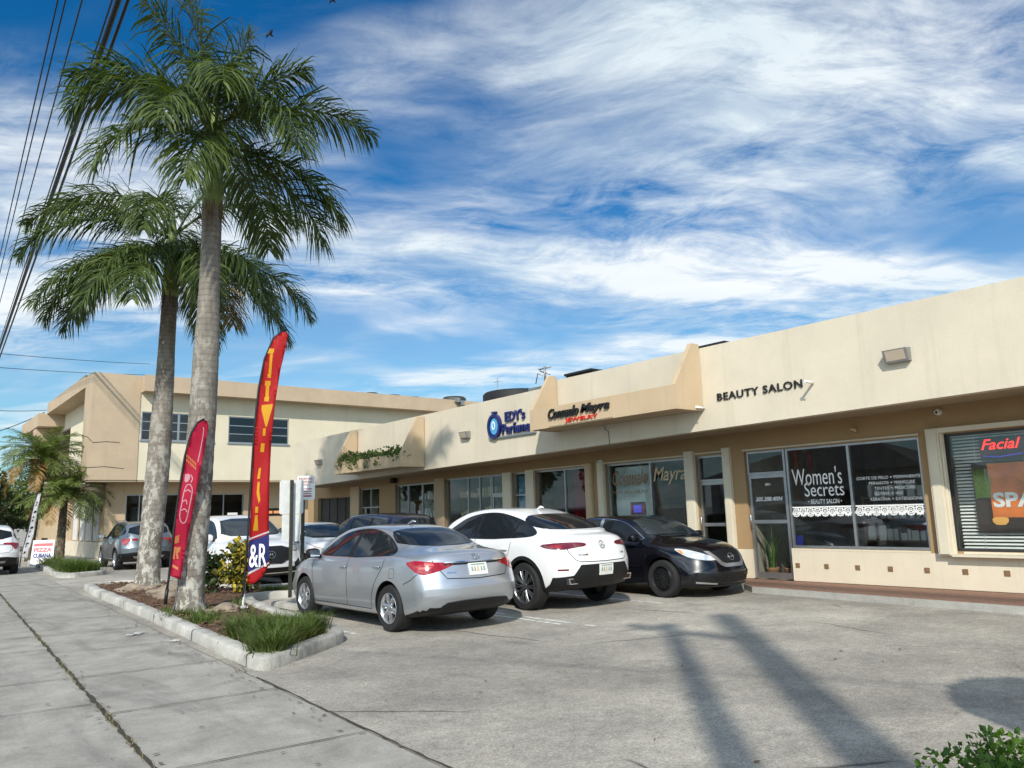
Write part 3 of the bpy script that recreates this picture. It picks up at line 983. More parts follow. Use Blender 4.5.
def shelf(y0, y1, x, label, n=4, fill='perfume_box', zt=2.1):
    e = empty('display_shelf', (x + .2, (y0 + y1) / 2, .1), label, 'shelf')
    bm = bm_new()
    for y in (y0, y1 - .04): bx(bm, x, x + .4, y, y + .04, .1, zt)
    obj('side_panel', bm, 'wood', e)
    for k in range(n):
        z = .3 + k * (zt - .35) / (n - 1)
        bm = bm_new(); bx(bm, x + .002, x + .398, y0 + .041, y1 - .041, z, z + .03); obj('shelf', bm, 'wood', e)
    bm = bm_new(); rnd = random.Random(int(y0 * 10))
    for k in range(n):
        z = .332 + k * (zt - .35) / (n - 1); y = y0 + .08
        while y < y1 - .2:
            w = rnd.uniform(.06, .16); bx(bm, x + .05, x + .22, y, y + w, z, z + rnd.uniform(.1, .3)); y += w + rnd.uniform(.01, .08)
    o = obj('goods', bm, fill, e); o['kind'] = 'stuff'
    return e


shelf(18.3, 20.4, 14.25, 'wooden display shelf of boxed goods inside the perfume shop window')
shelf(15.05, 16.0, 15.2, 'wooden display shelf inside the dark shopfront beside the red curtain')
shelf(6.2, 8.3, 16.4, 'wooden shelf at the back of the beauty salon', 4, 'white_paint', 1.7)
shelf(21.2, 23.2, 14.4, 'wooden display shelf inside the third shop from the dark doorway', 4, 'white_paint')


def sansevieria(x, y, z, h, n, label):
    e = empty('potted_plant', (x, y, z), label, 'plant')
    bm = bm_new(); lathe(bm, [(.09, z), (.13, z + .18), (.14, z + .22), (.12, z + .22), (.11, z + .19)], 16, c=(x, y, 0)); obj('pot', bm, 'clay', e)
    bm = bm_new()
    for k in range(n):
        a = random.uniform(0, 6.3); blade(bm, (x + .06 * math.cos(a), y + .06 * math.sin(a), z + .18), h * random.uniform(.6, 1), h * random.uniform(.08, .35), a, .026, 5)
    obj('leaves', bm, 'snake_leaf', e, fix=False)


sansevieria(WX + .35, 9.18, .11, .95, 18, 'tall spiky potted plant just inside the salon door on its left')
sansevieria(WX + .4, 8.80, .11, .6, 12, 'shorter spiky potted plant inside the salon door on its right')

# blinds, poster and neon in the spa window
bm = bm_new(); z = .8
while z < 2.62:
    t = bm_new(); bx(t, -.024, .024, 1.65, 5.44, -.0012, .0012); merge(bm, t, Matrix.Translation((WX + .20, 0, z)) @ Matrix.Rotation(R(-40), 4, 'Y')); z += .056
for y in (2.2, 3.3, 4.4, 5.1): bx(bm, WX + .178, WX + .182, y, y + .006, .78, 2.63)
bx(bm, WX + .17, WX + .23, 1.64, 5.45, 2.625, 2.66)
thing('window_blind', bm, 'white_paint', 'white horizontal slat blind filling the spa window', 'blind')
e = empty('spa_poster', (WX + .14, 3.9, 1.05), 'orange spa poster with a grass pot and candle hung before the blind', 'poster')
X = WX + .145
bm = bm_new(); bx(bm, X, X + .008, 3.40, 5.17, 1.04, 2.17); obj('backing', bm, 'poster_brown', e)
bm = bm_new(); bx(bm, X - .003, X - .001, 3.42, 4.93, 1.28, 2.15); obj('orange_field', bm, 'poster_orange', e)
bm = bm_new()
for k in range(150):
    y0 = 5.04 + random.uniform(-.10, .10); yt = y0 + random.gauss(0, .06); zt = random.uniform(1.9, 2.14); w = .008
    vs = [bm.verts.new((X - .005 - k * 1e-5, *p)) for p in ((y0 - w, 1.58), (y0 + w, 1.58), (max(4.80, min(5.16, yt)), zt))]
    bm.faces.new(vs)
obj('printed_grass', bm, 'poster_green', e)
bm = bm_new(); bx(bm, X - .0065, X - .0055, 4.93, 5.12, 1.12, 1.60); obj('printed_pot', bm, 'poster_brown', e)
bm = bm_new()
lathe(bm, [(0.001, 0), (.07, .005), (.115, .05), (.12, .10), (.09, .12), (.001, .125)], 20)
bmesh.ops.scale(bm, vec=(.012, 1, 1), verts=bm.verts); bmesh.ops.translate(bm, vec=(X - .008, 4.83, 1.16), verts=bm.verts)
obj('printed_candle', bm, 'poster_candle', e)
lettering(e, "SPA", 4.90, 1.44, .62, .24, X - .008, 'white_vinyl', .002, bold=.035)
e = empty('neon_sign', (WX + .12, 4.70, 2.20), 'small red neon sign reading Facial at the top of the spa window', 'neon sign')
bm = bm_new(); bx(bm, WX + .125, WX + .14, 4.33, 5.0, 2.20, 2.58); obj('backing', bm, 'dark_frame', e)
lettering(e, "Facial", 4.97, 2.37, .58, .17, WX + .112, 'neon_red', .006, shear=.35, bold=.01)
bm = bm_new(); tube(bm, [(WX + .11, 4.95, 2.27), (WX + .11, 4.70, 2.25), (WX + .11, 4.38, 2.285)], .008); obj('tube', bm, 'neon_blue', e)

# lettering and lamps on the fascia
bm = bm_new(); merge(bm, text_bm("BEAUTY SALON", 1.80, .145, .025, 0, .012, 1.12), wallM(FX - .002, 8.95, 3.60))
for v in bm.verts: v.co.z += (8.95 - v.co.y) * .008
thing('wall_lettering', bm, 'letter_black', 'black raised letters reading BEAUTY SALON on the cream fascia', 'sign')
e = empty('shop_sign', (FX - .02, 15.5, 3.5), 'blue letter sign of the perfume shop with a pale blue bottle emblem', 'sign')
bm = bm_new(); bx(bm, FX - .05, FX - .001, 14.35, 16.25, 3.50, 3.545); obj('raceway', bm, 'aluminium', e)
lettering(e, "EDY's", 15.55, 3.90, .80, .27, FX - .002, 'letter_blue', .05, bold=.015)
lettering(e, "Perfume", 15.68, 3.58, 1.12, .28, FX - .002, 'letter_blue', .05, bold=.015)
bm = bm_new()


def oval(bm, cy, cz, ry, rz, x0, x1, n=24, hole=0):
    if hole:
        P = []
        for k in range(n):
            a = 2 * math.pi * k / n; c, s = math.cos(a), math.sin(a)
            P.append([bm.verts.new(p) for p in ((x0, cy + ry * c, cz + rz * s), (x1, cy + ry * c, cz + rz * s), (x1, cy + ry * hole * c, cz + rz * hole * s), (x0, cy + ry * hole * c, cz + rz * hole * s))])
        for i in range(n):
            p, q = P[i], P[(i + 1) % n]
            for k in range(4): bm.faces.new((p[k], p[(k + 1) % 4], q[(k + 1) % 4], q[k]))
    else:
        prism(bm, [(math.cos(2 * math.pi * k / n), math.sin(2 * math.pi * k / n)) for k in range(n)], lambda a, b: (x0, cy + ry * a, cz + rz * b), lambda a, b: (x1, cy + ry * a, cz + rz * b))


oval(bm, 15.98, 3.83, .27, .33, FX - .10, FX - .002, 28, .74); bx(bm, FX - .10, FX - .002, 15.9, 16.05, 4.17, 4.22); obj('emblem', bm, 'letter_blue', e)
bm = bm_new(); oval(bm, 15.98, 3.83, .17, .22, FX - .07, FX - .002); obj('emblem_centre', bm, 'letter_lightblue', e)
bm = bm_new(); oval(bm, 16.0, 3.85, .07, .12, FX - .082, FX - .071, 20, .6); obj('emblem_detail', bm, 'white_vinyl', e)
AX = 11.62
e = empty('shop_sign', (AX - .03, 12, 3.5), 'black script sign with small red capitals on the tan planter box of the jewelry shop', 'sign')
bm = bm_new(); bx(bm, AX - .016, AX - .002, 10.96, 12.95, 3.47, 3.90); obj('panel', bm, 'planter_tan', e)
lettering(e, "Consuelo", 12.92, 3.63, .98, .23, AX - .017, 'letter_black', .05, shear=.35, bold=.012)
lettering(e, "Mayra", 11.88, 3.60, .86, .25, AX - .017, 'letter_black', .05, shear=.35, bold=.012)
lettering(e, "JEWELRY", 12.38, 3.49, 1.0, .10, AX - .017, 'letter_red', .03, bold=.008)


def floodlight(y, z, label, s=1.):
    e = empty('wall_lamp', (FX - .06, y, z), label, 'wall lamp', 'square lamps on the fascia')
    bm = bm_new(); w = .19 * s
    prism(bm, [(0, -.11), (-.10, -.11), (-.17, .09), (0, .11)], lambda a, b: (FX + a - .002, y - w, z + b * s), lambda a, b: (FX + a - .002, y + w, z + b * s)); obj('housing', bm, 'galvanised', e)
    bm = bm_new(); prism(bm, [(-.106, -.085), (-.113, -.085), (-.172, .07), (-.165, .07)], lambda a, b: (FX + a - .006, y - w * .8, z + b * s), lambda a, b: (FX + a - .006, y + w * .8, z + b * s)); obj('lens', bm, 'skin_tan', e)
    return e


floodlight(5.45, 3.88, 'square wall lamp on the fascia right of the BEAUTY SALON letters')
floodlight(17.3, 3.73, 'square wall lamp on the fascia left of the blue perfume sign', .9)
floodlight(26.6, 3.60, 'square wall lamp on the fascia between the leafy planter and the two-storey building', .9)
for (y, z, x, lb) in ((6.95, 3.66, FX, 'short white pipe bracket sticking out beside the BEAUTY SALON letters'), (9.28, 3.50, FX, 'short white pipe bracket under the right end of the jewelry planter box')):
    bm = bm_new(); tube(bm, [(x - .001, y, z), (x - .26, y, z + .01)], .024, 10); tube(bm, [(x - .25, y + .03, z + .03), (x - .25, y - .06, z - .02)], .012, 8); thing('pipe_bracket', bm, 'white_paint', lb, 'bracket')
for (px, py, lb) in ((938, 412, 'small round white security camera under the eave near the spa window'), (600, 462, 'small round security camera under the eave by the jewelry window')):
    p = at_x(px, py, WX - .05); bm = bm_new()
    tube(bm, [(WX - .001, p.y, p.z), (WX - .05, p.y, p.z)], .055, 14); tube(bm, [(WX - .05, p.y, p.z), (WX - .12, p.y, p.z - .01)], .04, 12); tube(bm, [(WX - .121, p.y, p.z - .01), (WX - .124, p.y, p.z - .01)], .022, 12, mi=1)
    thing('security_camera', bm, ['white_paint', 'black_plastic'], lb, 'camera')
p = at_x(394, 478, WX - .1); bm = bm_new(); bx(bm, WX - .2, WX - .052, p.y - .11, p.y + .11, p.z - .17, p.z + .17); bx(bm, WX - .206, WX - .201, p.y - .09, p.y + .09, p.z - .15, p.z + .15)
thing('wall_speaker', bm, 'black_plastic', 'black box speaker high on the wall below the leafy planter', 'speaker')
p = at_x(780, 425, WX); bm = bm_new(); tube(bm, [(WX - .001, 7.0, 2.86), (WX - .09, 6.98, 2.90)], .02, 8); tube(bm, [(WX - .08, 6.93, 2.88), (WX - .12, 7.03, 2.93)], .03, 8)
thing('spot_lamp', bm, 'planter_tan', 'small tan spot lamp on the wall above the salon window', 'lamp')


# planter boxes with cheeks
def planter(y0, y1, xf, zb0, zb1, ztop, xt, label, fz):
    e = empty('planter_box', (xf, (y0 + y1) / 2, zb0), label, 'planter', 'tan planter boxes on the fascia')
    bm = bm_new()
    bx(bm, xf, xf + .09, y0 + .10, y1 - .10, zb0, zb1); bx(bm, xf + .091, FX - .03, y0 + .1, y1 - .1, zb0 + .004, zb0 + .08); obj('front_band', bm, 'planter_tan', e)
    prof = [(xf, zb0 - .002), (xf, zb1 + .004), (xt, ztop), (FX - .025, ztop), (FX - .025, zb0 - .002)]
    for (a, b) in ((y0, y0 + .099), (y1 - .099, y1)):
        bm = bm_new(); prism(bm, prof, lambda u, v: (u, a, v), lambda u, v: (u, b, v)); obj('cheek', bm, 'planter_tan', e)
    bm = bm_new(); bx(bm, xf + .093, FX - .032, y0 + .101, y1 - .101, zb0 + .085, zb1 - .16); obj('soil', bm, 'mulch', e)
    return e


planter(9.30, 13.62, 11.62, 3.45, 3.92, 4.79, 12.2, 'empty tan planter box with sloped cheeks above the jewelry shop', 0)
planter(19.45, 23.75, 11.62, 2.99, 3.37, 4.48, 12.2, 'tan planter box spilling green plants above the far shops', 0)
bm = bm_new()
tube(bm, [(FX - .012, 12.0, 3.42), (FX - .012, 12.0, 3.35), (FX - .012, 11.9, 3.30), (FX - .012, 11.88, 3.0)], .012, 6)
thing('conduit', bm, 'galvanised', 'thin grey conduit below the jewelry planter box', 'conduit')


def leafblob(bm, c, rad, n, s0, s1, seed=0, flat=1.):
    rnd = random.Random(seed)
    for k in range(n):
        while True:
            d = Vector((rnd.uniform(-1, 1), rnd.uniform(-1, 1), rnd.uniform(-1, 1)))
            if .15 < d.length < 1: break
        d = d.normalized() * (d.length ** .5)
        p = Vector((c[0] + d.x * rad[0], c[1] + d.y * rad[1], c[2] + d.z * rad[2])); leaf(bm, p, rnd.uniform(s0, s1), rnd, d)


def leaf(bm, p, s, rnd, outd=Vector((0, 0, 1)), wid=.38):
    t = (outd * .7 + Vector((rnd.gauss(0, .6), rnd.gauss(0, .6), rnd.gauss(.15, .5)))).normalized()
    a = t.cross(Vector((rnd.gauss(0, 1), rnd.gauss(0, 1), rnd.gauss(0, 1)))).normalized(); nn = t.cross(a)
    m = p + t * s * .5 + nn * s * .08
    A = bm.verts.new(p); B = bm.verts.new(m + a * s * wid); C_ = bm.verts.new(p + t * s - nn * s * .06); D = bm.verts.new(m - a * s * wid)
    bm.faces.new((A, B, C_)); bm.faces.new((A, C_, D))


bm = bm_new(); rnd = random.Random(4); y = 19.6
while y < 23.5:
    leafblob(bm, (11.86 + rnd.uniform(-.15, .1), y, 3.35 + rnd.uniform(0, .12) + .04 * math.sin(y * 5)), (.22, .2, rnd.uniform(.10, .20)), 95, .05, .11, int(y * 100))
    if rnd.random() < .12: leafblob(bm, (11.60, y, 3.26 - rnd.uniform(0, .08)), (.06, .15, .14), 50, .04, .1, int(y * 77))
    y += .17
thing('trailing_plants', bm, 'ivy_leaf', 'green leafy plants spilling over the far planter box', 'plants')

# on the roofs
bm = bm_new(); lathe(bm, [(1.0, 4.2), (1.02, 4.98), (.96, 5.04), (.02, 5.06)], 26, c=(14.3, 17.3, 0)); o = thing('roof_tank', bm, 'tar', 'black round tank on the plaza roof above the perfume sign', 'tank')
bm = bm_new(); bx(bm, 13.8, 14.6, 15.5, 16.2, 4.2, 4.98); tube(bm, [(14, 15.7, 5.12), (14, 15.7, 5.55)], .03); tube(bm, [(14, 15.45, 5.5), (14, 15.95, 5.5)], .02); tube(bm, [(14, 15.5, 5.3), (14, 15.9, 5.45)], .02)
tube(bm, [(14, 16.1, 5.12), (14, 16.0, 5.4), (14, 15.8, 5.3)], .015)
thing('roof_vent', bm, 'galvanised', 'grey roof vent with small pipes beside the black roof tank', 'vent')
bm = bm_new(); tube(bm, [(14.2, 18.1, 4.2), (14.2, 18.1, 5.6)], .012, 6); tube(bm, [(14.2, 17.95, 5.5), (14.2, 18.25, 5.5)], .006, 5); thing('antenna', bm, 'galvanised', 'thin antenna rod at the left of the black roof tank', 'antenna')
for (ya, yb, zt, x0, lb) in ((13.9, 14.85, 5.20, 14.0, 'low black roof hatch behind the parapet left of the jewelry planter box'), (9.8, 10.6, 5.14, 14.0, 'low black roof hatch behind the parapet right of the jewelry planter box')):
    bm = bm_new(); bx(bm, x0, x0 + 1, ya, yb, 4.31, zt - .06); bx(bm, x0 - .04, x0 + 1.04, ya - .04, yb + .04, zt - .059, zt); thing('roof_hatch', bm, 'tar', lb, 'hatch')
# ------------------------------------------------------------------ two-storey building
TY = 38.0
ofc = empty('two_storey_building', (14, 44, 0), 'two-storey cream building with tan corner block at the far end of the lot', 'building')
UW = [(8.95, 12.25), (12.93, 16.03)]


def wall_y(bm, y0, y1, xa, xb, za, zb, ops):
    x = xa
    for (a, b, z0, z1) in ops:
        if a > x: bx(bm, x, a, y0, y1, za, zb)
        bx(bm, a, b, y0, y1, za, z0); bx(bm, a, b, y0, y1, z1, zb); x = b
    if x < xb: bx(bm, x, xb, y0, y1, za, zb)


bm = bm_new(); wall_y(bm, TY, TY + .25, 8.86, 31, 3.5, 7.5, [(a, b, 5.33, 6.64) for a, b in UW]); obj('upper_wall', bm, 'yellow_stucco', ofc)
bm = bm_new()
sy = [(43.3, 44.0, 4.9, 7.2), (48.2, 51.2, 5.2, 6.9), (54.5, 57, 5.2, 6.9)]
y = 39.6
for (a, b, z0, z1) in sy:
    bx(bm, 7.75, 7.95, y, a, 3.5, 7.9); bx(bm, 7.75, 7.95, a, b, 3.5, z0); bx(bm, 7.75, 7.95, a, b, z1, 7.9); y = b
bx(bm, 7.75, 7.95, y, 60, 3.5, 7.9); bx(bm, 7.95, 31, 59.8, 60, 0, 7.9); bx(bm, 30.8, 31, TY + .26, 59.79, 0, 7.49)
obj('side_wall', bm, 'yellow_stucco', ofc)
bm = bm_new(); bx(bm, 6.86, 8.855, TY - .04, 39.595, 3.5, 8.30); obj('corner_block', bm, 'block_tan', ofc)
for pts in (((82, 436), (87, 437), (93, 443), (106, 442), (120, 443)), ((86, 468), (104, 467), (124, 469))):
    bm = bm_new(); P = [at_y(*p, TY - .043) for p in pts]
    for a, b in zip(P, P[1:]):
        bm.faces.new([bm.verts.new(v) for v in (a, b, b + Vector((0, 0, .03)), a + Vector((0, 0, .035)))])
    obj('crack', bm, 'joint_dirt', ofc)
bm = bm_new(); bx(bm, 6.5, 7.748, 51.3, 52.4, 4.2, 7.1); obj('wall_fin', bm, 'block_tan', ofc)
bm = bm_new(); bx(bm, 6.9, 8.85, TY, 39.59, 3.42, 3.495); bx(bm, 7.76, 31, 39.6, 60, 3.42, 3.495); bx(bm, 8.86, 31, TY + .02, 39.59, 3.42, 3.495); obj('floor_slab', bm, 'soffit_paint', ofc)
bm = bm_new(); bx(bm, 8.86, 31.6, TY - .75, TY + .6, 7.5, 8.25); bx(bm, 8.87, 31.5, TY + .61, 60.3, 7.95, 8.2)
obj('roof_band', bm, 'block_tan', ofc)
bm = bm_new(); bx(bm, 6.84, 8.86, 39.6, 50.2, 7.82, 8.42); bx(bm, 6.45, 8.86, 50.21, 57, 7.12, 7.85); obj('side_overhang', bm, 'block_tan', ofc)
for (a, b) in UW:
    bm = bm_new(); y0, y1 = TY + .06, TY + .13
    bx(bm, a, a + .06, y0, y1, 5.33, 6.64); bx(bm, b - .06, b, y0, y1, 5.33, 6.64); bx(bm, a + .06, b - .06, y0 + .001, y1, 5.33, 5.38); bx(bm, a + .06, b - .06, y0 + .001, y1, 6.59, 6.64)
    m = (a + b) / 2; bx(bm, m - .05, m + .05, y0 - .004, y1, 5.38, 6.59)
    for z in (5.78, 6.19): bx(bm, a + .06, b - .06, y0 + .004, y1 - .004, z - .02, z + .02)
    bx(bm, a - .04, b + .04, TY - .05, TY - .001, 5.26, 5.33)
    w = obj('window', bm, 'aluminium', ofc)
    bm = bm_new(); bx(bm, a + .03, b - .03, y0 + .025, y0 + .035, 5.36, 6.61); obj('pane', bm, 'upper_glass', w)
for (a, b, z0, z1) in sy:
    bm = bm_new(); bx(bm, 7.80, 7.85, a, b, z0, z0 + .06); bx(bm, 7.80, 7.85, a, b, z1 - .06, z1); bx(bm, 7.801, 7.849, a, a + .06, z0 + .06, z1 - .06); bx(bm, 7.801, 7.849, b - .06, b, z0 + .06, z1 - .06); bx(bm, 7.802, 7.848, a + .06, b - .06, (z0 + z1) / 2 - .02, (z0 + z1) / 2 + .02)
    w = obj('window', bm, 'aluminium', ofc); bm = bm_new(); bx(bm, 7.82, 7.83, a + .03, b - .03, z0 + .03, z1 - .03); obj('pane', bm, 'upper_glass', w)
# ground floor
GY = 39.3
gops = [(8.75, 9.95, .55, 2.9), (10.1, 12.1, .55, 2.9), (12.25, 14.25, .12, 2.9)]
bm = bm_new(); wall_y(bm, GY, GY + .2, 7.9, 30.8, 0, 3.42, gops)
bx(bm, 7.9, 8.1, GY + .21, 40.4, 0, 3.42); bx(bm, 7.9, 8.1, 40.4, 47, 0, .75); bx(bm, 7.9, 8.1, 40.4, 47, 2.85, 3.42); bx(bm, 7.9, 8.1, 47, 59.7, 0, 3.42)
for yy in (42, 43.7, 45.4): bx(bm, 7.91, 8.09, yy - .1, yy + .1, .75, 2.85)
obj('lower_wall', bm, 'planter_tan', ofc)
bm = bm_new(); bx(bm, 7.86, 7.895, 39.3, 50, .0, .74); bx(bm, 7.86, 8.6, GY - .04, GY - .002, 0, .6); obj('base_wall', bm, 'base_stucco', ofc)
for (a, b, z0, z1) in gops:
    bm = bm_new(); y0, y1 = GY + .04, GY + .11
    for x in (a, b - .05): bx(bm, x, x + .05, y0, y1, z0, z1)
    bx(bm, a + .05, b - .05, y0, y1 - .001, z0, z0 + .05); bx(bm, a + .05, b - .05, y0, y1 - .001, z1 - .05, z1); bx(bm, (a + b) / 2 - .025, (a + b) / 2 + .025, y0 - .003, y1, z0 + .05, z1 - .05)
    w = obj('window', bm, 'aluminium', ofc); bm = bm_new(); bx(bm, a + .02, b - .02, y0 + .03, y0 + .036, z0 + .02, z1 - .02); obj('pane', bm, 'shop_glass', w)
bm = bm_new(); bx(bm, 7.99, 8.0, 40.4, 47, .75, 2.85)
for k in range(30):
    pass
w = obj('window', bm, 'upper_glass', ofc)
bm = bm_new()
for k in range(22): bx(bm, 7.955, 7.985, 40.5 + k * .3, 40.5 + k * .3 + .13, .78, 2.82)
obj('vertical_blind', bm, 'white_paint', w)
bm = bm_new(); bx(bm, 8.2, 30, 42.5, 42.6, 0, 3.4); obj('interior', bm, 'interior_dark', ofc)
bm = bm_new(); bx(bm, 8.0, 30, 38.2, 39.29, -.01, .11); struct('walkway', bm, 'brick_walk')
bm = bm_new(); bx(bm, 13.45, 13.95, GY - .012, GY - .002, 1.55, 1.95)
bx(bm, 13.4, 13.9, GY + .028, GY + .036, 1.35, 1.80); thing('paper_notice', bm, 'paper', 'white paper notice taped in the far ground-floor window by the tall flag', 'notice')
bm = bm_new(); bx(bm, 15.35, 16.25, GY - .03, GY - .001, 1.75, 2.12); bx(bm, 15.45, 15.75, GY - .034, GY - .031, 1.86, 2.0, 1); bx(bm, 15.82, 16.15, GY - .034, GY - .031, 1.86, 2.0, 1)
thing('wall_sign', bm, ['black_plastic', 'flag_orange'], 'small dark sign on the tan ground-floor wall behind the sign posts', 'sign')
for (x, s, h, lb) in ((21.4, .45, .35, 'leftmost of the roof air conditioners on the two-storey building'), (22.8, .6, .28, 'second low roof air conditioner from the left on the two-storey building'), (24.2, .5, .28, 'third low roof air conditioner from the left on the two-storey building'), (27.2, .75, .62, 'largest round roof air conditioner on the two-storey building')):
    e = empty('air_conditioner', (x, 38.9, 8.2), lb, 'air conditioner', 'air conditioners on the far roof')
    h *= .6
    bm = bm_new(); lathe(bm, [(s, 8.2), (s, 8.25 + h), (s * .96, 8.3 + h)], 18, c=(x, 39.1, 0)); obj('casing', bm, 'post_green', e)
    bm = bm_new(); lathe(bm, [(s * .9, 8.301 + h), (s * .85, 8.36 + h), (s * .2, 8.38 + h)], 18, c=(x, 39.1, 0)); obj('fan_guard', bm, 'black_metal', e)
e = empty('flood_lamp', (26.3, 37.3, 8.1), 'twin flood lamp on the roof edge beside the largest far air conditioner', 'lamp')
bm = bm_new(); tube(bm, [(26.2, 37.22, 7.95), (26.2, 37.22, 8.35)], .04, 8); bx(bm, 25.9, 26.18, 37.0, 37.2, 8.1, 8.35); bx(bm, 26.25, 26.5, 37.0, 37.2, 7.95, 8.2); obj('housing', bm, 'galvanised', e)

# houses over the street (seen only mirrored in the shop windows)
for (x, y, w, d, h, lb) in ((-20, 6, 12, 9, 3.2, 'grey-roofed pale house across the street mirrored in the salon glass'), (-21, 26, 14, 9, 3.4, 'long pale house across the street mirrored in the far shop glass'), (-20, -14, 11, 9, 3.2, 'pale house across the street farthest behind the camera')):
    e = empty('house', (x, y, 0), lb, 'house')
    bm = bm_new(); bx(bm, x - d / 2, x + d / 2, y - w / 2, y + w / 2, -.01, h); obj('wall', bm, 'house_wall', e)
    bm = bm_new(); vs = [bm.verts.new(p) for p in ((x - d / 2 - .5, y - w / 2 - .5, h + .003), (x + d / 2 + .5, y - w / 2 - .5, h + .003), (x + d / 2 + .5, y + w / 2 + .5, h + .003), (x - d / 2 - .5, y + w / 2 + .5, h + .003), (x, y - w / 2 + d / 2, h + 2), (x, y + w / 2 - d / 2, h + 2))]
    for f in ((0, 1, 4), (1, 2, 5, 4), (2, 3, 5), (3, 0, 4, 5), (3, 2, 1, 0)): bm.faces.new([vs[i] for i in f])
    obj('roof', bm, 'house_roof', e)
    bm = bm_new(); bx(bm, x + d / 2 + .002, x + d / 2 + .03, y - 3, y - 1.4, 1, 2.3); bx(bm, x + d / 2 + .002, x + d / 2 + .03, y + 1, y + 2.6, 1, 2.3); obj('window', bm, 'upper_glass', e)


# ------------------------------------------------------------------ palms
def frond(bm, base, az, e0, L, droop, nl=70, ll=.72, lw=.022, plum=1., rnd=random, twist=0, rach=.022, hang=1.):
    n = 26; P = []; p = Vector(base); azd = Vector((math.cos(az), math.sin(az), 0))
    tans = []
    for i in range(n + 1):
        s = i / n; e = e0 - droop * s ** 1.35
        t = azd * math.cos(e) + Vector((0, 0, math.sin(e)))
        t = t + Vector((-azd.y, azd.x, 0)) * twist * s; t.normalize()
        P.append(p.copy()); tans.append(t); p = p + t * (L / n)
    tube(bm, P[::2], [rach * (1 - .9 * k / (n // 2)) + .003 for k in range(len(P[::2]))], 5, True)
    for i in range(nl):
        s = .14 + .86 * (i + rnd.random()) / nl
        f = s * n; k = min(int(f), n - 1); q = P[k].lerp(P[k + 1], f - k); t = tans[k]
        side0 = t.cross(Vector((0, 0, 1)))
        if side0.length < .05: side0 = Vector((-azd.y, azd.x, 0))
        side0.normalize(); up = side0.cross(t)
        le = ll * (.45 + 1.05 * math.sin(math.pi * min(1, s * .82 + .13)) ** .8) * rnd.uniform(.8, 1.1)
        if s > .9: le *= .55 + .45 * (1 - s) / .1
        for sg in (-1, 1):
            a = rnd.gauss(.12, .42) * plum
            d = (t * (.55 + .5 * s) + (side0 * sg * math.cos(a) + up * math.sin(a)) * 1.0).normalized()
            g = Vector((0, 0, -1))
            d2 = (d + g * rnd.uniform(.35, .8) * hang).normalized(); d3 = (d2 + g * rnd.uniform(.6, 1.1) * hang).normalized()
            q1 = q + d * le * .35; q2 = q1 + d2 * le * .38; q3 = q2 + d3 * le * .30
            wv = d.cross(up + side0 * rnd.uniform(-.7, .7)).normalized() * lw
            wv2 = (wv + Vector((rnd.uniform(-1, 1), rnd.uniform(-1, 1), rnd.uniform(-1, 1))) * lw * .4)
            v = [bm.verts.new(x) for x in (q - wv * .5, q + wv * .5, q1 + wv2, q1 - wv2, q2 + wv2 * .7, q2 - wv2 * .7, q3)]
            bm.faces.new((v[0], v[1], v[2], v[3])); bm.faces.new((v[3], v[2], v[4], v[5])); bm.faces.new((v[5], v[4], v[6]))


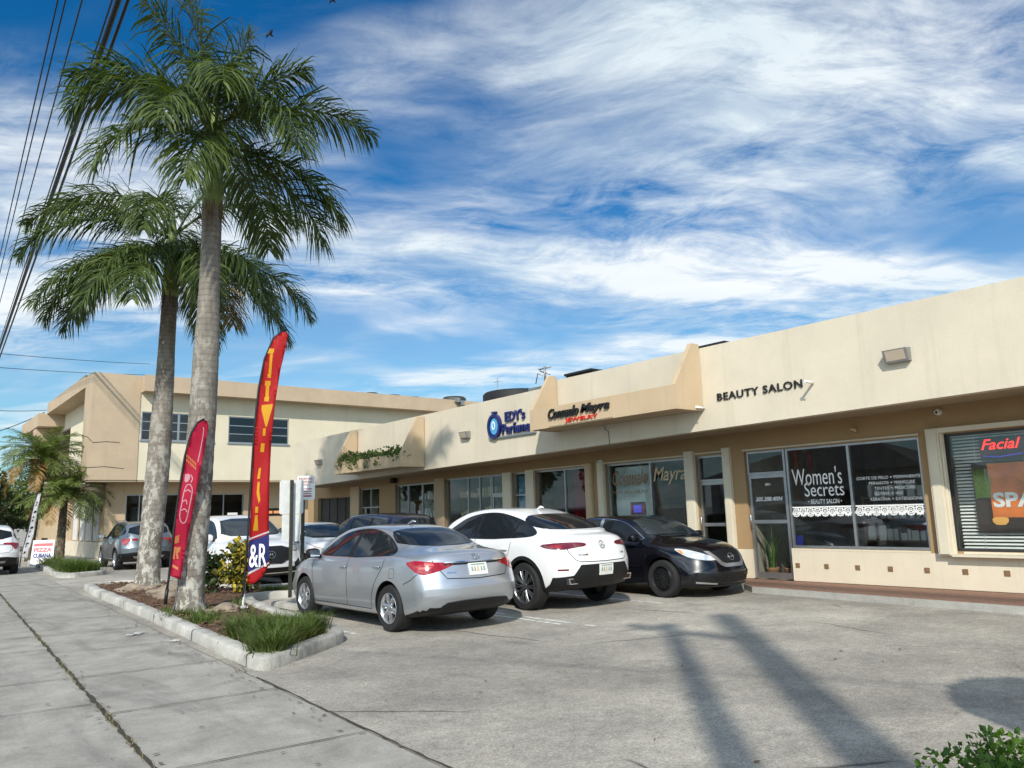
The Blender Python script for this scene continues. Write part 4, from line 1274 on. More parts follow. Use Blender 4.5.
def royal(base, crown, rb, rt, fronds, label, seed, shl=1.7, group='royal palms in the kerbed island'):
    e = empty('royal_palm', base, label, 'palm tree', group)
    B = Vector(base); T = Vector(crown); H = (T - B).length; rnd = random.Random(seed)
    bm = bm_new()
    prof = []
    n = 90
    rings = []
    for i in range(n + 1):
        s = i / n; z = s * H
        r = rb + (rt - rb) * s + .05 * math.sin(math.pi * min(1, s * 1.25)) + .34 * rb * math.exp(-z / .30) + .40 * rb * math.exp(-z / .10)
        r *= 1 + .012 * math.sin(z * 22) + .006 * math.sin(z * 57)
        c = B.lerp(T, s) + Vector((.05 * math.sin(s * 3), .04 * math.sin(s * 4.2), 0)) * s * (1 - s) * 4
        ring = []
        for k in range(22):
            a = k / 22 * 2 * math.pi
            nz = noise.noise(Vector((math.cos(a) * 1.4, math.sin(a) * 1.4, z * .9 + seed))) * .06 + noise.noise(Vector((math.cos(a) * 3, math.sin(a) * 3, z * 5 + seed))) * .035 * math.exp(-z / 1.5)
            rr = r * (1 + nz); ring.append(bm.verts.new(c + Vector((math.cos(a) * rr, math.sin(a) * rr, 0))))
        rings.append(ring)
    for a, b in zip(rings, rings[1:]):
        for k in range(22): bm.faces.new((a[k], a[(k + 1) % 22], b[(k + 1) % 22], b[k])).smooth = True
    bm.faces.new(rings[-1])
    obj('trunk', bm, 'royal_trunk', e)
    bm = bm_new(); top = T + Vector((0, 0, shl))
    tube(bm, [T + Vector((0, 0, -.03)), T + Vector((0, 0, .25)), T + Vector((0, 0, shl * .6)), top, top + Vector((0, 0, .5))], [rt * 1.03, rt * 1.12, rt * .8, rt * .55, .03], 18); obj('crownshaft', bm, 'crownshaft', e)
    bm = bm_new()
    for k in range(26):   # dry fibres below the crownshaft
        a = rnd.uniform(0, 6.3); p = T + Vector((math.cos(a) * rt * 1.06, math.sin(a) * rt * 1.06, rnd.uniform(-.05, .12)))
        blade(bm, p, -rnd.uniform(.2, .7), rnd.uniform(.03, .2), a, .02)
    obj('dry_sheath', bm, 'dry_sheath', e, fix=False)
    for (az, e0, L, dr) in fronds:
        bm = bm_new(); old = e0 < -25
        hb = .85 + .15 * rnd.random() if e0 > 10 else .6 + .2 * rnd.random()
        b = T + Vector((0, 0, shl * hb)) + Vector((math.cos(R(az)), math.sin(R(az)), 0)) * rt * .5
        frond(bm, b, R(az + rnd.uniform(-6, 6)), R(e0), L * .94, R(dr), int(100 * L / 2.6), .74, .017, 1, rnd, rnd.uniform(-.12, .12), .035)
        obj('frond', bm, 'royal_leaf_old' if old else 'royal_leaf', e, fix=False)
    return e


# azimuths: -20 right in the photograph, 160 left, -110 towards the camera, 70 away
F1 = [(150, 84, 2.8, 14), (162, 72, 2.7, 28), (-20, 84, 2.3, 18), (-25, 60, 2.3, 45), (-12, 32, 3.3, 66), (160, 52, 2.9, 92), (178, 32, 2.8, 95), (-105, 46, 2.6, 125), (-135, 14, 2.8, 95), (-75, 12, 2.9, 95),
      (-30, -6, 3.0, 66), (205, 0, 2.9, 78), (-120, -8, 2.9, 76), (-15, -14, 2.9, 66), (70, 45, 2.6, 90), (40, 2, 2.8, 80)]
F2 = [(0, 70, 3.2, 60), (-20, 48, 3.8, 90), (165, 38, 3.8, 92), (178, 14, 3.9, 82), (150, 54, 3.5, 100), (195, -8, 3.9, 62), (215, -14, 3.8, 62), (168, -12, 3.8, 66), (150, -22, 3.6, 56), (235, -18, 3.7, 52), (-115, 20, 3.7, 100), (-90, -10, 3.7, 66),
      (-60, 4, 3.8, 80), (-15, 5, 4.2, 70), (-30, -18, 4.0, 52), (10, 10, 3.9, 85), (70, 30, 3.6, 90), (130, 5, 3.8, 75), (45, -5, 3.8, 70), (-72, -28, 3.6, 44)]
royal((4.18, 13.95, .02), (4.32, 13.95, 7.34), .198, .17, F1, 'nearer royal palm rising beside the tall red and blue flag', 3, 1.75)
royal((4.88, 19.5, .02), (5.24, 20.05, 7.23), .23, .185, F2, 'farther royal palm with a thick pale trunk left of the crimson flag', 9, 1.75)


def date_palm(base, H, n, L, label, seed, lean=(0, 0), old=.15, trunk_r=.12):
    e = empty('date_palm', base, label, 'palm tree', 'small palms by the pizza sign'); rnd = random.Random(seed); B = Vector(base); T = B + Vector((lean[0], lean[1], H))
    bm = bm_new(); prof = []
    pts = [B.lerp(T, k / 24) for k in range(25)]
    tube(bm, pts, [trunk_r * (1.25 - .35 * k / 24) * (1 + .1 * (k % 2)) for k in range(25)], 10); obj('trunk', bm, 'date_trunk', e)
    g = bm_new(); o_ = bm_new()
    for k in range(n):
        az = k * 2.4 + rnd.uniform(-.3, .3); u = k / n; e0 = R(78 - 92 * u)
        t = o_ if u > 1 - old and k % 2 else g
        frond(t, T + Vector((0, 0, .1)), az, e0, L * rnd.uniform(.85, 1.1), R(70 + 25 * rnd.random()), 48, .36, .013, .6, rnd, 0, .014, .35)
    obj('crown', g, 'date_leaf', e, fix=False); obj('dead_fronds', o_, 'date_leaf_old', e, fix=False)


date_palm((5.15, 40.2, .05), 4.3, 52, 2.2, 'taller small palm leaning beside the white banner', 4, (.35, 0), .25)
date_palm((6.25, 39.6, .05), 2.75, 54, 2.1, 'shorter bushy palm behind the pizza sign', 6, (.05, 0), .12, .15)


# ------------------------------------------------------------------ background trees
def broad_tree(base, h, rad, label, seed, n=3000, leafs=(.12, .3)):
    e = empty('background_tree', base, label, 'tree', 'dark trees beyond the small palms'); rnd = random.Random(seed); B = Vector(base)
    bm = bm_new(); tube(bm, [B, B + Vector((.1, 0, h * .35)), B + Vector((-.1, .1, h * .7))], [.22, .17, .06], 8)
    for k in range(5):
        a = rnd.uniform(0, 6.3); tube(bm, [B + Vector((.05, 0, h * .4)), B + Vector((math.cos(a) * rad * .4, math.sin(a) * rad * .4, h * .62)), B + Vector((math.cos(a) * rad * .7, math.sin(a) * rad * .7, h * .8))], [.09, .05, .02], 6)
    obj('trunk', bm, 'date_trunk', e)
    bm = bm_new()
    for k in range(16):
        a = rnd.uniform(0, 6.3); q = rnd.uniform(.1, .8) * rad; c = B + Vector((math.cos(a) * q, math.sin(a) * q, h * rnd.uniform(.45, .95)))
        leafblob(bm, c, (rad * .42, rad * .42, h * .16), n // 16, leafs[0], leafs[1], seed * 50 + k)
    obj('crown', bm, 'tree_leaf', e, fix=False)
    return e


for (px, y, h, r_, lb) in ((-14, 58, 4.6, 2.4, 'dark bushy tree at the left edge beyond the white car'), (8, 62, 4.4, 2.2, 'dark tree just right of the left edge behind the small palms'), (28, 66, 4.2, 2.2, 'dark tree behind the leaning white banner'), (48, 70, 3.6, 2.0, 'low dark tree behind the two small palms'), (-45, 66, 5.2, 3, 'dark tree outside the left edge')):
    p = at_y(px, 540, y); broad_tree((p.x, y, -.01), h, r_, lb, int(px + 90), 2600)


for (x, y, h, r_, lb) in ((-10, 36, 6.5, 2.4, 'bushy tree across the street mirrored in the jewelry window'), (-13, 48, 7.5, 2.6, 'broad tree across the street mirrored in the dark shopfront'), (-11, 62, 6, 2.4, 'small tree across the street mirrored in the perfume shop glass')):
    t_ = broad_tree((x, y, -.01), h, r_, lb, int(y * 3 + 11), 2400, (.2, .45)); t_['group'] = 'trees across the street'


# ------------------------------------------------------------------ grass, shrubs, rocks
def clump(pts, n, h, name, label, mat='grass_leaf', w=.007, spread=.09):
    bm = bm_new(); rnd = random.Random(len(pts) + n)
    for k in range(n):
        p = rnd.choice(pts); a = rnd.uniform(0, 6.3); q = abs(rnd.gauss(0, spread))
        hh = h * rnd.uniform(.5, 1.1); blade(bm, (p[0] + math.cos(a) * q, p[1] + math.sin(a) * q, .09), hh, hh * rnd.uniform(.35, 1.2), a + rnd.gauss(0, .5), w * rnd.uniform(.6, 1.2), 4)
    o = obj(name, bm, mat, fix=False); tag(o, kind='stuff'); return o


rnd = random.Random(21); inn = offset_poly(round_poly(isl1), .33)
pts = []
while len(pts) < 34:
    p = (rnd.uniform(3.4, 5.0), rnd.uniform(8.5, 11.6))
    if inside(p, inn) and p[1] < 10.35 - (p[0] - 4.3) * .2: pts.append(p)
clump(pts, 5200, .30, 'ornamental_grass', '', w=.010, spread=.10); clump(pts[::2], 1100, .25, 'dry_grass', '', 'dry_grass', .008, .12)
pts = [(rnd.uniform(6.3, 9.5), rnd.uniform(15.8, 16.5)) for _ in range(60)]
clump(pts, 2600, .16, 'lawn_grass', '')
pts = [(4.0 + rnd.gauss(0, .25), 13.0 + rnd.gauss(0, .8)) for _ in range(24)] + [(4.9, 13.6), (4.7, 12.6), (5.1, 14.3)]
clump(pts, 900, .17, 'weed_grass', '')
pts = [(rnd.uniform(4.7, 5.45), rnd.uniform(27.6, 29.6)) for _ in range(90)] + [(rnd.uniform(4.95, 5.4), rnd.uniform(29, 36)) for _ in range(50)]
clump(pts, 4200, .42, 'ornamental_grass', '', w=.014, spread=.16)


def rock(c, s, label, seed):
    bm = bm_new(); bmesh.ops.create_icosphere(bm, subdivisions=4, radius=1)
    for v in bm.verts:
        d = v.co.copy(); k = 1 + .35 * noise.noise(d * 1.3 + Vector((seed, 0, 0))) + .14 * noise.noise(d * 4 + Vector((0, seed, 0)))
        q = Vector((round(d.x * 2.2) / 2.2, round(d.y * 2.2) / 2.2, round(d.z * 2) / 2)) * .3 + d * .7
        v.co = Vector((q.x * s[0] * k, q.y * s[1] * k, max(-.3 * s[2], q.z * s[2] * k))) + Vector(c)
    for f in bm.faces: f.smooth = True
    thing('rock', bm, 'rock', label, 'rock', 'rocks at the palm trunks')


rock((4.72, 16.9, .12), (.42, .42, .22), 'large brown rock between the two royal palm trunks', 3)
rock((4.75, 19.5, .10), (.5, .4, .13), 'flat pale rock left of the farther royal palm trunk', 8)
rock((5.02, 17.9, .12), (.25, .22, .22), 'smaller brown rock under the crimson flag', 14)
rock((4.55, 13.4, .09), (.3, .22, .12), 'low grey rock in the weeds right of the nearer royal palm', 22)
bm = bm_new(); bx(bm, 5.66, 5.84, 13.02, 14.1, 0, .11); bmesh.ops.bevel(bm, geom=bm.edges[:], offset=.025, segments=2, affect='EDGES')
thing('wheel_stop', bm, 'kerb_concrete', 'low concrete wheel stop in front of the silver sedan', 'wheel stop')
# croton
e = empty('croton_bush', (6.0, 16.5, .08), 'yellow and green leafy croton bush between the tall flag and the nearer royal palm', 'bush')
bm = bm_new()
for k in range(12):
    a = k * .53; tube(bm, [(6.0 + .07 * math.cos(a), 16.5 + .07 * math.sin(a), .06), (6.0 + .3 * math.cos(a), 16.5 + .3 * math.sin(a), .5), (6.0 + .42 * math.cos(a), 16.5 + .42 * math.sin(a), .9)], [.018, .012, .005], 5)
obj('stems', bm, 'date_trunk', e)
bm = bm_new()
for k in range(46):
    a = random.uniform(0, 6.3); q = random.uniform(0, .46); leafblob(bm, (6.0 + q * math.cos(a), 16.5 + q * math.sin(a), random.uniform(.36, 1.12) - q * .25), (.13, .13, .12), 22, .08, .17, k)
obj('leaves', bm, 'croton_leaf', e, fix=False)
bm = bm_new()
for k in range(26):
    a = random.uniform(0, 6.3); q = random.uniform(0, .3); leafblob(bm, (5.52 + q * math.cos(a), 17.0 + q * math.sin(a), random.uniform(.2, .85)), (.12, .12, .12), 22, .06, .13, k + 99)
thing('dark_shrub', bm, 'tree_leaf', 'dark green shrub behind the nearer royal palm trunk', 'bush')
# hedge at the lower right
bm = bm_new(); rnd = random.Random(77)
for k in range(420):
    x = rnd.uniform(3.50, 6.0); y = 1.38 + rnd.uniform(-.6, .33) - .13 * (x - 3.5) + .04 * math.sin(x * 5); z = .06 + .37 * rnd.random() ** .5
    if x < 3.7: z *= .85
    leafblob(bm, (x, y, z), (.13, .13, .07), 62, .022, .048, k + 200)
hed = empty('low_hedge', (4.9, 1.0, 0), 'bright green low hedge at the lower right corner of the lot', 'hedge')
obj('leaves', bm, 'hedge_leaf', hed, fix=False)
bm = bm_new()
for k in range(40):
    x = rnd.uniform(3.65, 6.3); y = 1.2 + rnd.uniform(-.4, .1) - .19 * (x - 3.5); tube(bm, [(x, y, 0), (x + rnd.uniform(-.1, .1), y + rnd.uniform(-.1, .1), .38)], [.008, .004], 5)
obj('stems', bm, 'date_trunk', hed)


# ------------------------------------------------------------------ feather flags
def feather(name, org, dirv, outline, z_of, u_of, mat, pole, label, group=None):
    """flat banner built at its own place: outline given in banner metres (u along dirv, z up)"""
    d = Vector((dirv[0], dirv[1], 0)).normalized(); nrm = Vector((-d.y, d.x, 0))
    if nrm.dot(Vector(org) - Vector((0, 0, 1.6))) > 0: nrm = -nrm

    def W(u, z, off=0):
        rip = .035 * math.sin(z * 2.3 + u * 5) + .02 * math.sin(z * 5.1 - u * 8)
        return Vector(org) + d * u + Vector((0, 0, z)) + nrm * (rip + off)
    e = empty(name, org, label, 'flag', group)
    vs = [Vector(p) for p in resample(outline, .06)]; nb = len(vs)
    us = [p[0] for p in outline]; zs = [p[1] for p in outline]
    u = min(us)
    while u < max(us):
        z = min(zs)
        while z < max(zs): vs.append(Vector((u + .003, z + .003))); z += .07
        u += .07
    v, ed, f, *_ = delaunay_2d_cdt(vs, [(i, (i + 1) % nb) for i in range(nb)], [], 1, 1e-5)
    bm = bm_new(); A = [bm.verts.new(W(p.x, p.y)) for p in v]
    for t in f: bm.faces.new([A[i] for i in t]).smooth = True
    bmesh.ops.solidify(bm, geom=bm.faces[:], thickness=.004)
    ban = obj('banner', bm, mat, e)
    bm = bm_new(); tube(bm, [W(*p, -.01) for p in pole], [.02] * len(pole), 8); obj('pole', bm, 'black_metal', e)

    def shape(polys, m, nm, off=.008):
        bm = bm_new()
        for pl in polys:
            q = [Vector(p) for p in resample(pl, .05)]; nq = len(q)
            v, ed, f, *_ = delaunay_2d_cdt(q, [(i, (i + 1) % nq) for i in range(nq)], [], 1, 1e-6)
            A = [bm.verts.new(W(p.x, p.y, off)) for p in v]
            for t in f: bm.faces.new([A[i] for i in t])
        bmesh.ops.solidify(bm, geom=bm.faces[:], thickness=.002)
        return obj(nm, bm, m, ban)
    def text(s, u0, z0, w, h, m, nm='lettering', rot=0, off=.009, shear=0, bold=.02):
        t = text_bm(s, w, h, .001, shear, bold)
        c, s_ = math.cos(rot), math.sin(rot)
        for v in t.verts:
            u, z = u0 + v.co.x * c - v.co.y * s_, z0 + v.co.x * s_ + v.co.y * c
            v.co = W(u, z, off + v.co.z)
        return obj(nm, t, m, ban)
    return e, ban, shape, text, W


FS = 13.6 / 15.3; S1 = .0187 * FS; Z1 = .0204 * FS


def q1(px, py): return ((px - 244) * S1, 1.6 - 1.227 * FS + (583 - py) * Z1)


out1 = [q1(*p) for p in ((247, 583), (249, 500), (251, 440), (253, 405), (257, 375), (264, 350), (272, 339), (280, 335), (283, 337), (282, 348), (276, 375), (271, 410), (268, 450), (267, 490), (267.5, 530), (268.5, 567), (262, 578), (254, 584))]
pole1 = [q1(*p) for p in ((243, 605), (244, 588), (246.5, 540), (248.5, 480), (250.5, 430), (253.5, 395), (259, 364), (268, 342), (279, 334))]
e, ban, shp, txt, W1 = feather('feather_flag', (at_y(244, 583, 13.6).x, 13.6, 0), (.94, -.34), out1, None, None, 'flag_red', pole1, 'tall red feather flag with yellow letters and a blue foot panel', 'feather flags in the island')


def qz(pts): return [q1(*p) for p in pts]


letters = [  # outlines in photograph-like proportions, tall narrow yellow capitals
    ((262.5, 353.5), (269, 353.5), (268.6, 357.5), (267.6, 357.5), (266.2, 383), (262.6, 383), (262.6, 379), (263.5, 379), (264.8, 358), (262.2, 358.5)),
    ((260.4, 386), (266, 386), (266, 390.5), (264.8, 390.5), (264.2, 402), (265, 402), (264.6, 407), (259.8, 407), (259.8, 402.5), (260.8, 402.5), (261.2, 391), (260, 391)),
    ((257.2, 411), (268.8, 409.5), (268.2, 413.5), (263.0, 433), (261.6, 433), (257.2, 416)),
    ((259.3, 434.5), (262, 434.5), (261.6, 442), (258.8, 442)),
    ((257.6, 449.5), (261.2, 449.5), (260.6, 458), (256.8, 458)),
    ((255.8, 474), (258.2, 473), (257.2, 484), (254.4, 484)),
    ((255.0, 487), (257.2, 487), (256.8, 495), (258.2, 505), (256.6, 508), (254.2, 498)),
    ((253.4, 511), (256.2, 511), (256.2, 517), (253.2, 517)),
    ((253.4, 519), (255.8, 519), (256.8, 534), (251.6, 534)),
]
shp([qz(p) for p in letters], 'flag_yellow', 'lettering')
shp([qz(((248.2, 541), (267.6, 534.8), (268.0, 536.2), (248.2, 542.6)))], 'flag_white', 'stripe'); shp([qz(((247.6, 575.2), (268.3, 566), (268.4, 564.4), (247.8, 573)))], 'flag_white', 'stripe')
shp([qz(((248.2, 544), (268.0, 537.6), (268.4, 563.2), (254, 571.6), (247.7, 572.2)))], 'flag_blue', 'panel', .007)
txt('&R', *q1(248.4, 568.5), .42 * .70, .46 * .86, 'flag_white', shear=0, bold=.012, off=.034)
bm = bm_new(); fx_ = at_y(244, 583, 13.6).x; tube(bm, [(fx_ - .02, 13.58, .02), (fx_, 13.58, .52)], .022, 8); bx(bm, fx_ - .07, fx_ + .05, 13.52, 13.66, .10, .13); obj('ground_spike', bm, 'white_paint', e)

S2 = .0140


def q2(px, py): return ((px - 171) * S2, .70 + (574 - py) * .0166)


out2 = [q2(*p) for p in ((171, 573), (174, 530), (178, 490), (183, 455), (189, 431), (195, 420), (201, 416), (206, 417), (208, 422), (205, 445), (199, 480), (193, 515), (187, 550), (183.5, 577), (177, 575))]
pole2 = [q2(*p) for p in ((168, 596), (170.5, 575), (173.5, 530), (177.5, 490), (182.5, 455), (188.5, 431), (195, 419.5), (203, 415.5))]
e2, ban2, shp2, txt2, W2 = feather('feather_flag', (at_y(169.5, 574, 13.75).x, 13.75, 0), (.94, -.34), out2, None, None, 'flag_crimson', pole2, 'shorter crimson feather flag leaning between the two royal palm trunks', 'feather flags in the island')


def qq(pts): return [q2(*p) for p in pts]


# orange block lines of small capitals, a pink outlined drawing, orange foot block
blocks = [((184.5, 452), (196, 461), (195.2, 465.5), (183.8, 456))]
rnd = random.Random(3)
sm = []
for row in range(2):
    for k in range(6):
        a = 184.6 + k * 1.95; b = 452.2 + k * 1.6 + row * 4.4
        sm.append(((a, b), (a + 1.3, b + 1.0), (a + 1.1, b + 3.6), (a - .2, b + 2.6)))
shp2([qq(p) for p in sm], 'flag_orange', 'lettering')


def stroke(pts, w=.55):
    pl = chaikin(pts, 2, False); L_, R_ = [], []
    for i, p in enumerate(pl):
        a = Vector(pl[max(0, i - 1)]); b = Vector(pl[min(len(pl) - 1, i + 1)]); t = (b - a).normalized(); n_ = Vector((-t.y, t.x)) * w
        L_.append(tuple(Vector(p) + n_)); R_.append(tuple(Vector(p) - n_))
    return L_ + R_[::-1]


drw = [((184, 473), (183.6, 481), (188.5, 479), (189, 472.5), (184, 473)), ((185.5, 478), (187.6, 474)), ((190, 483), (186, 483), (183, 490), (181, 503), (179, 514), (181, 521), (184, 522)),
       ((190, 483), (193, 488), (191, 500), (188.6, 512), (186.5, 521), (183, 522)), ((184, 490), (188, 488), (191, 491)), ((182.5, 500), (186, 498), (187, 503)), ((181, 509), (185, 507), (187.6, 511)), ((190, 473), (192.6, 477), (190.6, 481)), ((202, 424), (203, 427), (200.5, 445), (197.5, 460))]
shp2([qq(stroke(p)) for p in drw], 'flag_pink', 'drawing')
ft = [((175.5, 535), (180, 533), (179.6, 541), (175.2, 542)), ((175, 545), (176.8, 545), (176, 557), (174, 557)), ((177.2, 545.5), (182, 545.5), (181, 550.5), (179, 551), (180.2, 557), (178.2, 557), (176.8, 551)), ((174, 562), (180.5, 565.5), (180.2, 568), (173.8, 564.5))]
shp2([qq(p) for p in ft], 'flag_orange', 'lettering')
bm = bm_new(); tube(bm, [W2(*q2(168, 600)) + Vector((0, 0, 0)), W2(*q2(169.5, 585))], .03, 8); obj('ground_spike', bm, 'black_metal', e2)
# leaning white banner by the small palms
so = at_y(22, 545, 36.5)
out3 = [(0, .35), (.14, 1.3), (.30, 2.3), (.40, 2.85), (.54, 2.88), (.48, 2.3), (.36, 1.2), (.23, .33)]
e3, ban3, shp3, txt3, W3 = feather('feather_flag', (so.x, 36.5, .0), (.94, -.34), out3, None, None, 'flag_white', [(-.03, 0), (0, .35), (.14, 1.3), (.30, 2.3), (.42, 2.9)], 'white feather banner with black marks leaning beside the small palms', 'feather flags in the island')
mk = []
for k in range(11):
    z = .5 + k * .2 + .05 * math.sin(k * 2.3); u = .05 + (z - .35) * .158; w_ = .07 + .03 * math.sin(k * 4.1); mk.append([(u, z), (u + w_, z + .03), (u + w_ + .02, z + .08 + .04 * math.sin(k * 1.7)), (u + .03, z + .10)])
shp3(mk, 'letter_black', 'lettering')

# ------------------------------------------------------------------ signs
g = 'street sign posts in the island'
e = empty('sign_post', (6.42, 15.02, 0), 'dark green post carrying two blank sign backs', 'sign post', g)
bm = bm_new(); bx(bm, 6.39, 6.45, 14.995, 15.045, .05, 2.36); obj('post', bm, 'post_green', e)


def plate(c, w, h, mat, parent, nm, off=.03, th=.006, dv=(.94, -.34), mats=None):
    d = Vector((dv[0], dv[1], 0)).normalized(); n_ = Vector((d.y, -d.x, 0)); bm = bm_new(); c = Vector(c) + n_ * off
    q = chaikin([(-w / 2, -h / 2), (w / 2, -h / 2), (w / 2, h / 2), (-w / 2, h / 2)], 0)
    rp = round_poly(q)
    r_ = .04; rp = []
    for (sx, sy_, a0) in ((1, -1, -90), (1, 1, 0), (-1, 1, 90), (-1, -1, 180)):
        for k in range(4): a = R(a0 + 30 * k); rp.append((sx * (w / 2 - r_) + r_ * math.cos(a), sy_ * (h / 2 - r_) + r_ * math.sin(a)))
    prism(bm, rp, lambda a, b: c + d * a + Vector((0, 0, b)), lambda a, b: c + d * a + Vector((0, 0, b)) + n_ * th)
    return obj(nm, bm, mat, parent), d, n_, c


plate((6.44, 15.07, 2.02), .47, .68, 'sign_back', e, 'sign_panel', -.03)
plate((6.44, 15.07, 1.40), .36, .54, 'sign_back', e, 'sign_panel', -.03)
e = empty('sign_post', (6.79, 15.3, 0), 'dark green post with a white sign printed in red', 'sign post', g)
bm = bm_new(); bx(bm, 6.76, 6.82, 15.275, 15.325, .05, 2.42); obj('post', bm, 'post_green', e)
s, d, n_, c = plate((6.83, 15.26, 2.21), .36, .50, 'sign_white', e, 'sign_panel', .035)
bm = bm_new(); rnd = random.Random(8)


def on_sign(u, z, w, h):
    P = c + d * u + Vector((0, 0, z)) + n_ * .0075
    vs = [bm.verts.new(P + d * a + Vector((0, 0, b))) for a, b in ((0, 0), (w, 0), (w, h), (0, h))]; bm.faces.new(vs)


def sign_text(s_, z, w, h):
    t = text_bm(s_, w, h, .001, 0, .02)
    M = Matrix(((d.x, 0, n_.x, 0), (d.y, 0, n_.y, 0), (0, 1, 0, 0), (0, 0, 0, 1))); M.translation = c + d * (-w / 2) + Vector((0, 0, z)) + n_ * .0068
    merge(bm, t, M)


sign_text('RESERVED', .165, .29, .045); sign_text('PARKING', .10, .29, .05); sign_text('ONLY', .045, .16, .04)
for k in range(3): on_sign(-.13 + k * .015, -.03 - k * .05, .26 - k * .03, .016)
on_sign(-.11, -.185, .22, .03)
bmesh.ops.solidify(bm, geom=bm.faces[:], thickness=.0006)
obj('lettering', bm, 'sign_red', s)

# sandwich board
pz = at_z(43, 566, .0); pz = at_y(45, 560, 35.5); ox, oy = 5.05, 35.5
e = empty('sandwich_board', (ox, oy, 0), 'white A-frame board lettered PIZZA CUBANA in red and navy', 'sign')
d = Vector((.95, -.3, 0)).normalized(); n_ = Vector((d.y, -d.x, 0))


def sbp(u, z, off): return Vector((ox, oy, 0)) + (d * u + Vector((0, 0, z)) + n_ * off) * .8


for sg in (1, -1):
    bm = bm_new(); prism(bm, [(-.48, .05), (.48, .05), (.46, 1.28), (-.46, 1.28)], lambda a, b: sbp(a, b, sg * (.42 - .32 * b)), lambda a, b: sbp(a, b, sg * (.45 - .32 * b))); pn = obj('board', bm, 'sign_white', e)
    if sg == 1: front = pn
bm = bm_new(); prism(bm, [(-.14, 1.27), (.14, 1.27), (.12, 1.38), (-.12, 1.38)], lambda a, b: sbp(a, b, -.03), lambda a, b: sbp(a, b, .03)); obj('handle', bm, 'black_plastic', e)


def board_text(s_, u, z, w, h, m):
    t = text_bm(s_, w, h, .002, 0, .045)
    for v in t.verts: v.co = sbp(u + v.co.x, z + v.co.y, .455 - .32 * (z + v.co.y) + v.co.z)
    obj('lettering', t, m, front)


board_text('PIZZA', -.38, .72, .76, .20, 'sign_red'); board_text('CUBANA', -.38, .45, .76, .20, 'flag_blue')
bm = bm_new(); prism(bm, [(-.40, .99), (.40, .99), (.40, 1.13), (-.40, 1.13)], lambda a, b: sbp(a, b, .452 - .32 * b), lambda a, b: sbp(a, b, .456 - .32 * b)); obj('stripe', bm, 'sign_red', front)

# ------------------------------------------------------------------ wires, poles, bird
def wire(x0, z, r, label, slope=.0465, y0=-30, y1=120, sag=.25, beads=()):
    bm = bm_new(); pts = []
    for k in range(61):
        y = y0 + (y1 - y0) * k / 60; t = ((y - 45) / 75); pts.append((x0 + slope * y, y, z - sag * (1 - t * t) + sag))
    tube(bm, pts, r, 6)
    for yb in beads: tube(bm, [(x0 + slope * (yb - .12), yb - .12, z + sag * ((yb - 45) / 75) ** 2), (x0 + slope * (yb + .12), yb + .12, z + sag * ((yb - 45) / 75) ** 2)], .022, 8)
    thing('overhead_wire', bm, 'black_plastic', label, 'wire', 'wires along the street')


wire(2.07, 11.6, .060, 'thickest black cable crossing the upper left sky'); wire(2.24, 11.68, .036, 'thinner black cable just right of the thickest cable'); wire(1.95, 11.5, .018, 'thin wire just left of the thickest cable')
wire(1.18, 12.2, .017, 'thin wire at the far left of the sky', beads=(11.2, 13.6)); wire(1.31, 12.2, .017, 'second thin wire from the left in the sky', beads=(12,)); wire(1.57, 12.1, .017, 'third thin wire from the left in the sky')


def span(a, b, ya, yb, r, label, sag=.3):
    A = at_y(*a, ya); B = at_y(*b, yb); dv_ = B - A; A = A - dv_ * 1.0; bm = bm_new()
    tube(bm, [A.lerp(B, k / 20) - Vector((0, 0, sag * 4 * (k / 20) * (1 - k / 20))) for k in range(21)], r, 5); thing('overhead_wire', bm, 'black_plastic', label, 'wire', 'far cross wires at the left')


span((0, 349), (150, 364), 58, 70, .02, 'highest far wire left of the two-storey building'); span((0, 363), (150, 375), 58, 70, .02, 'second far wire left of the two-storey building')
span((0, 406), (60, 409), 58, 62, .02, 'far wire level with the upper floor of the two-storey building'); span((0, 426), (45, 412), 56, 62, .025, 'far wire drooping towards the two-storey building')
span((0, 437), (45, 441), 58, 62, .02, 'lowest far wire above the small palms')

for (x, y, h, r_, arm, lb) in ((-1.85, -2.75, 10.9, .17, True, 'wooden utility pole with a crossarm behind the camera'), (-1.9, -4.0, 12.2, .27, False, 'thick concrete utility pole behind the camera')):
    e = empty('utility_pole', (x, y, 0), lb, 'utility pole')
    bm = bm_new(); tube(bm, [(x, y, -.01), (x, y, h * .5), (x, y, h)], [r_, r_ * .9, r_ * .75], 14); obj('pole', bm, 'pole_wood', e)
    if arm:
        bm = bm_new(); bx(bm, x + .17, x + .28, y - .9, y + .9, h - .75, h - .6); obj('crossarm', bm, 'pole_wood', e)
        bm = bm_new()
        for k in (-.8, -.45, .45, .8): lathe(bm, [(.03, h - .6), (.06, h - .55), (.05, h - .48), (.02, h - .42)], 8, c=(x + .22, y + k, 0))
        obj('insulators', bm, 'galvanised', e)
# service drop whose thin shadow crosses the lot
bm = bm_new(); A = Vector((.29, -.05, 6)); dv_ = Vector((.46, -.89, 0)); tube(bm, [A - dv_ * 9 + Vector((0, 0, .6)), A - dv_ * 4 + Vector((0, 0, .1)), A, A + dv_ * 5 + Vector((0, 0, .1)), A + dv_ * 10 + Vector((0, 0, .5))], .014, 6)
thing('overhead_wire', bm, 'black_plastic', 'service wire running over the camera', 'wire')
# round-headed tree right of the camera that throws the round shadow
e = empty('round_tree', (4.33, -.55, 0), 'small round clipped tree right of the camera', 'tree')
bm = bm_new(); tube(bm, [(4.33, -.55, 0), (4.33, -.55, 2.5)], [.07, .05], 8); obj('trunk', bm, 'date_trunk', e)
bm = bm_new(); leafblob(bm, (4.33, -.55, 2.9), (.75, .75, .6), 5200, .06, .12, 5); obj('crown', bm, 'hedge_leaf', e, fix=False)
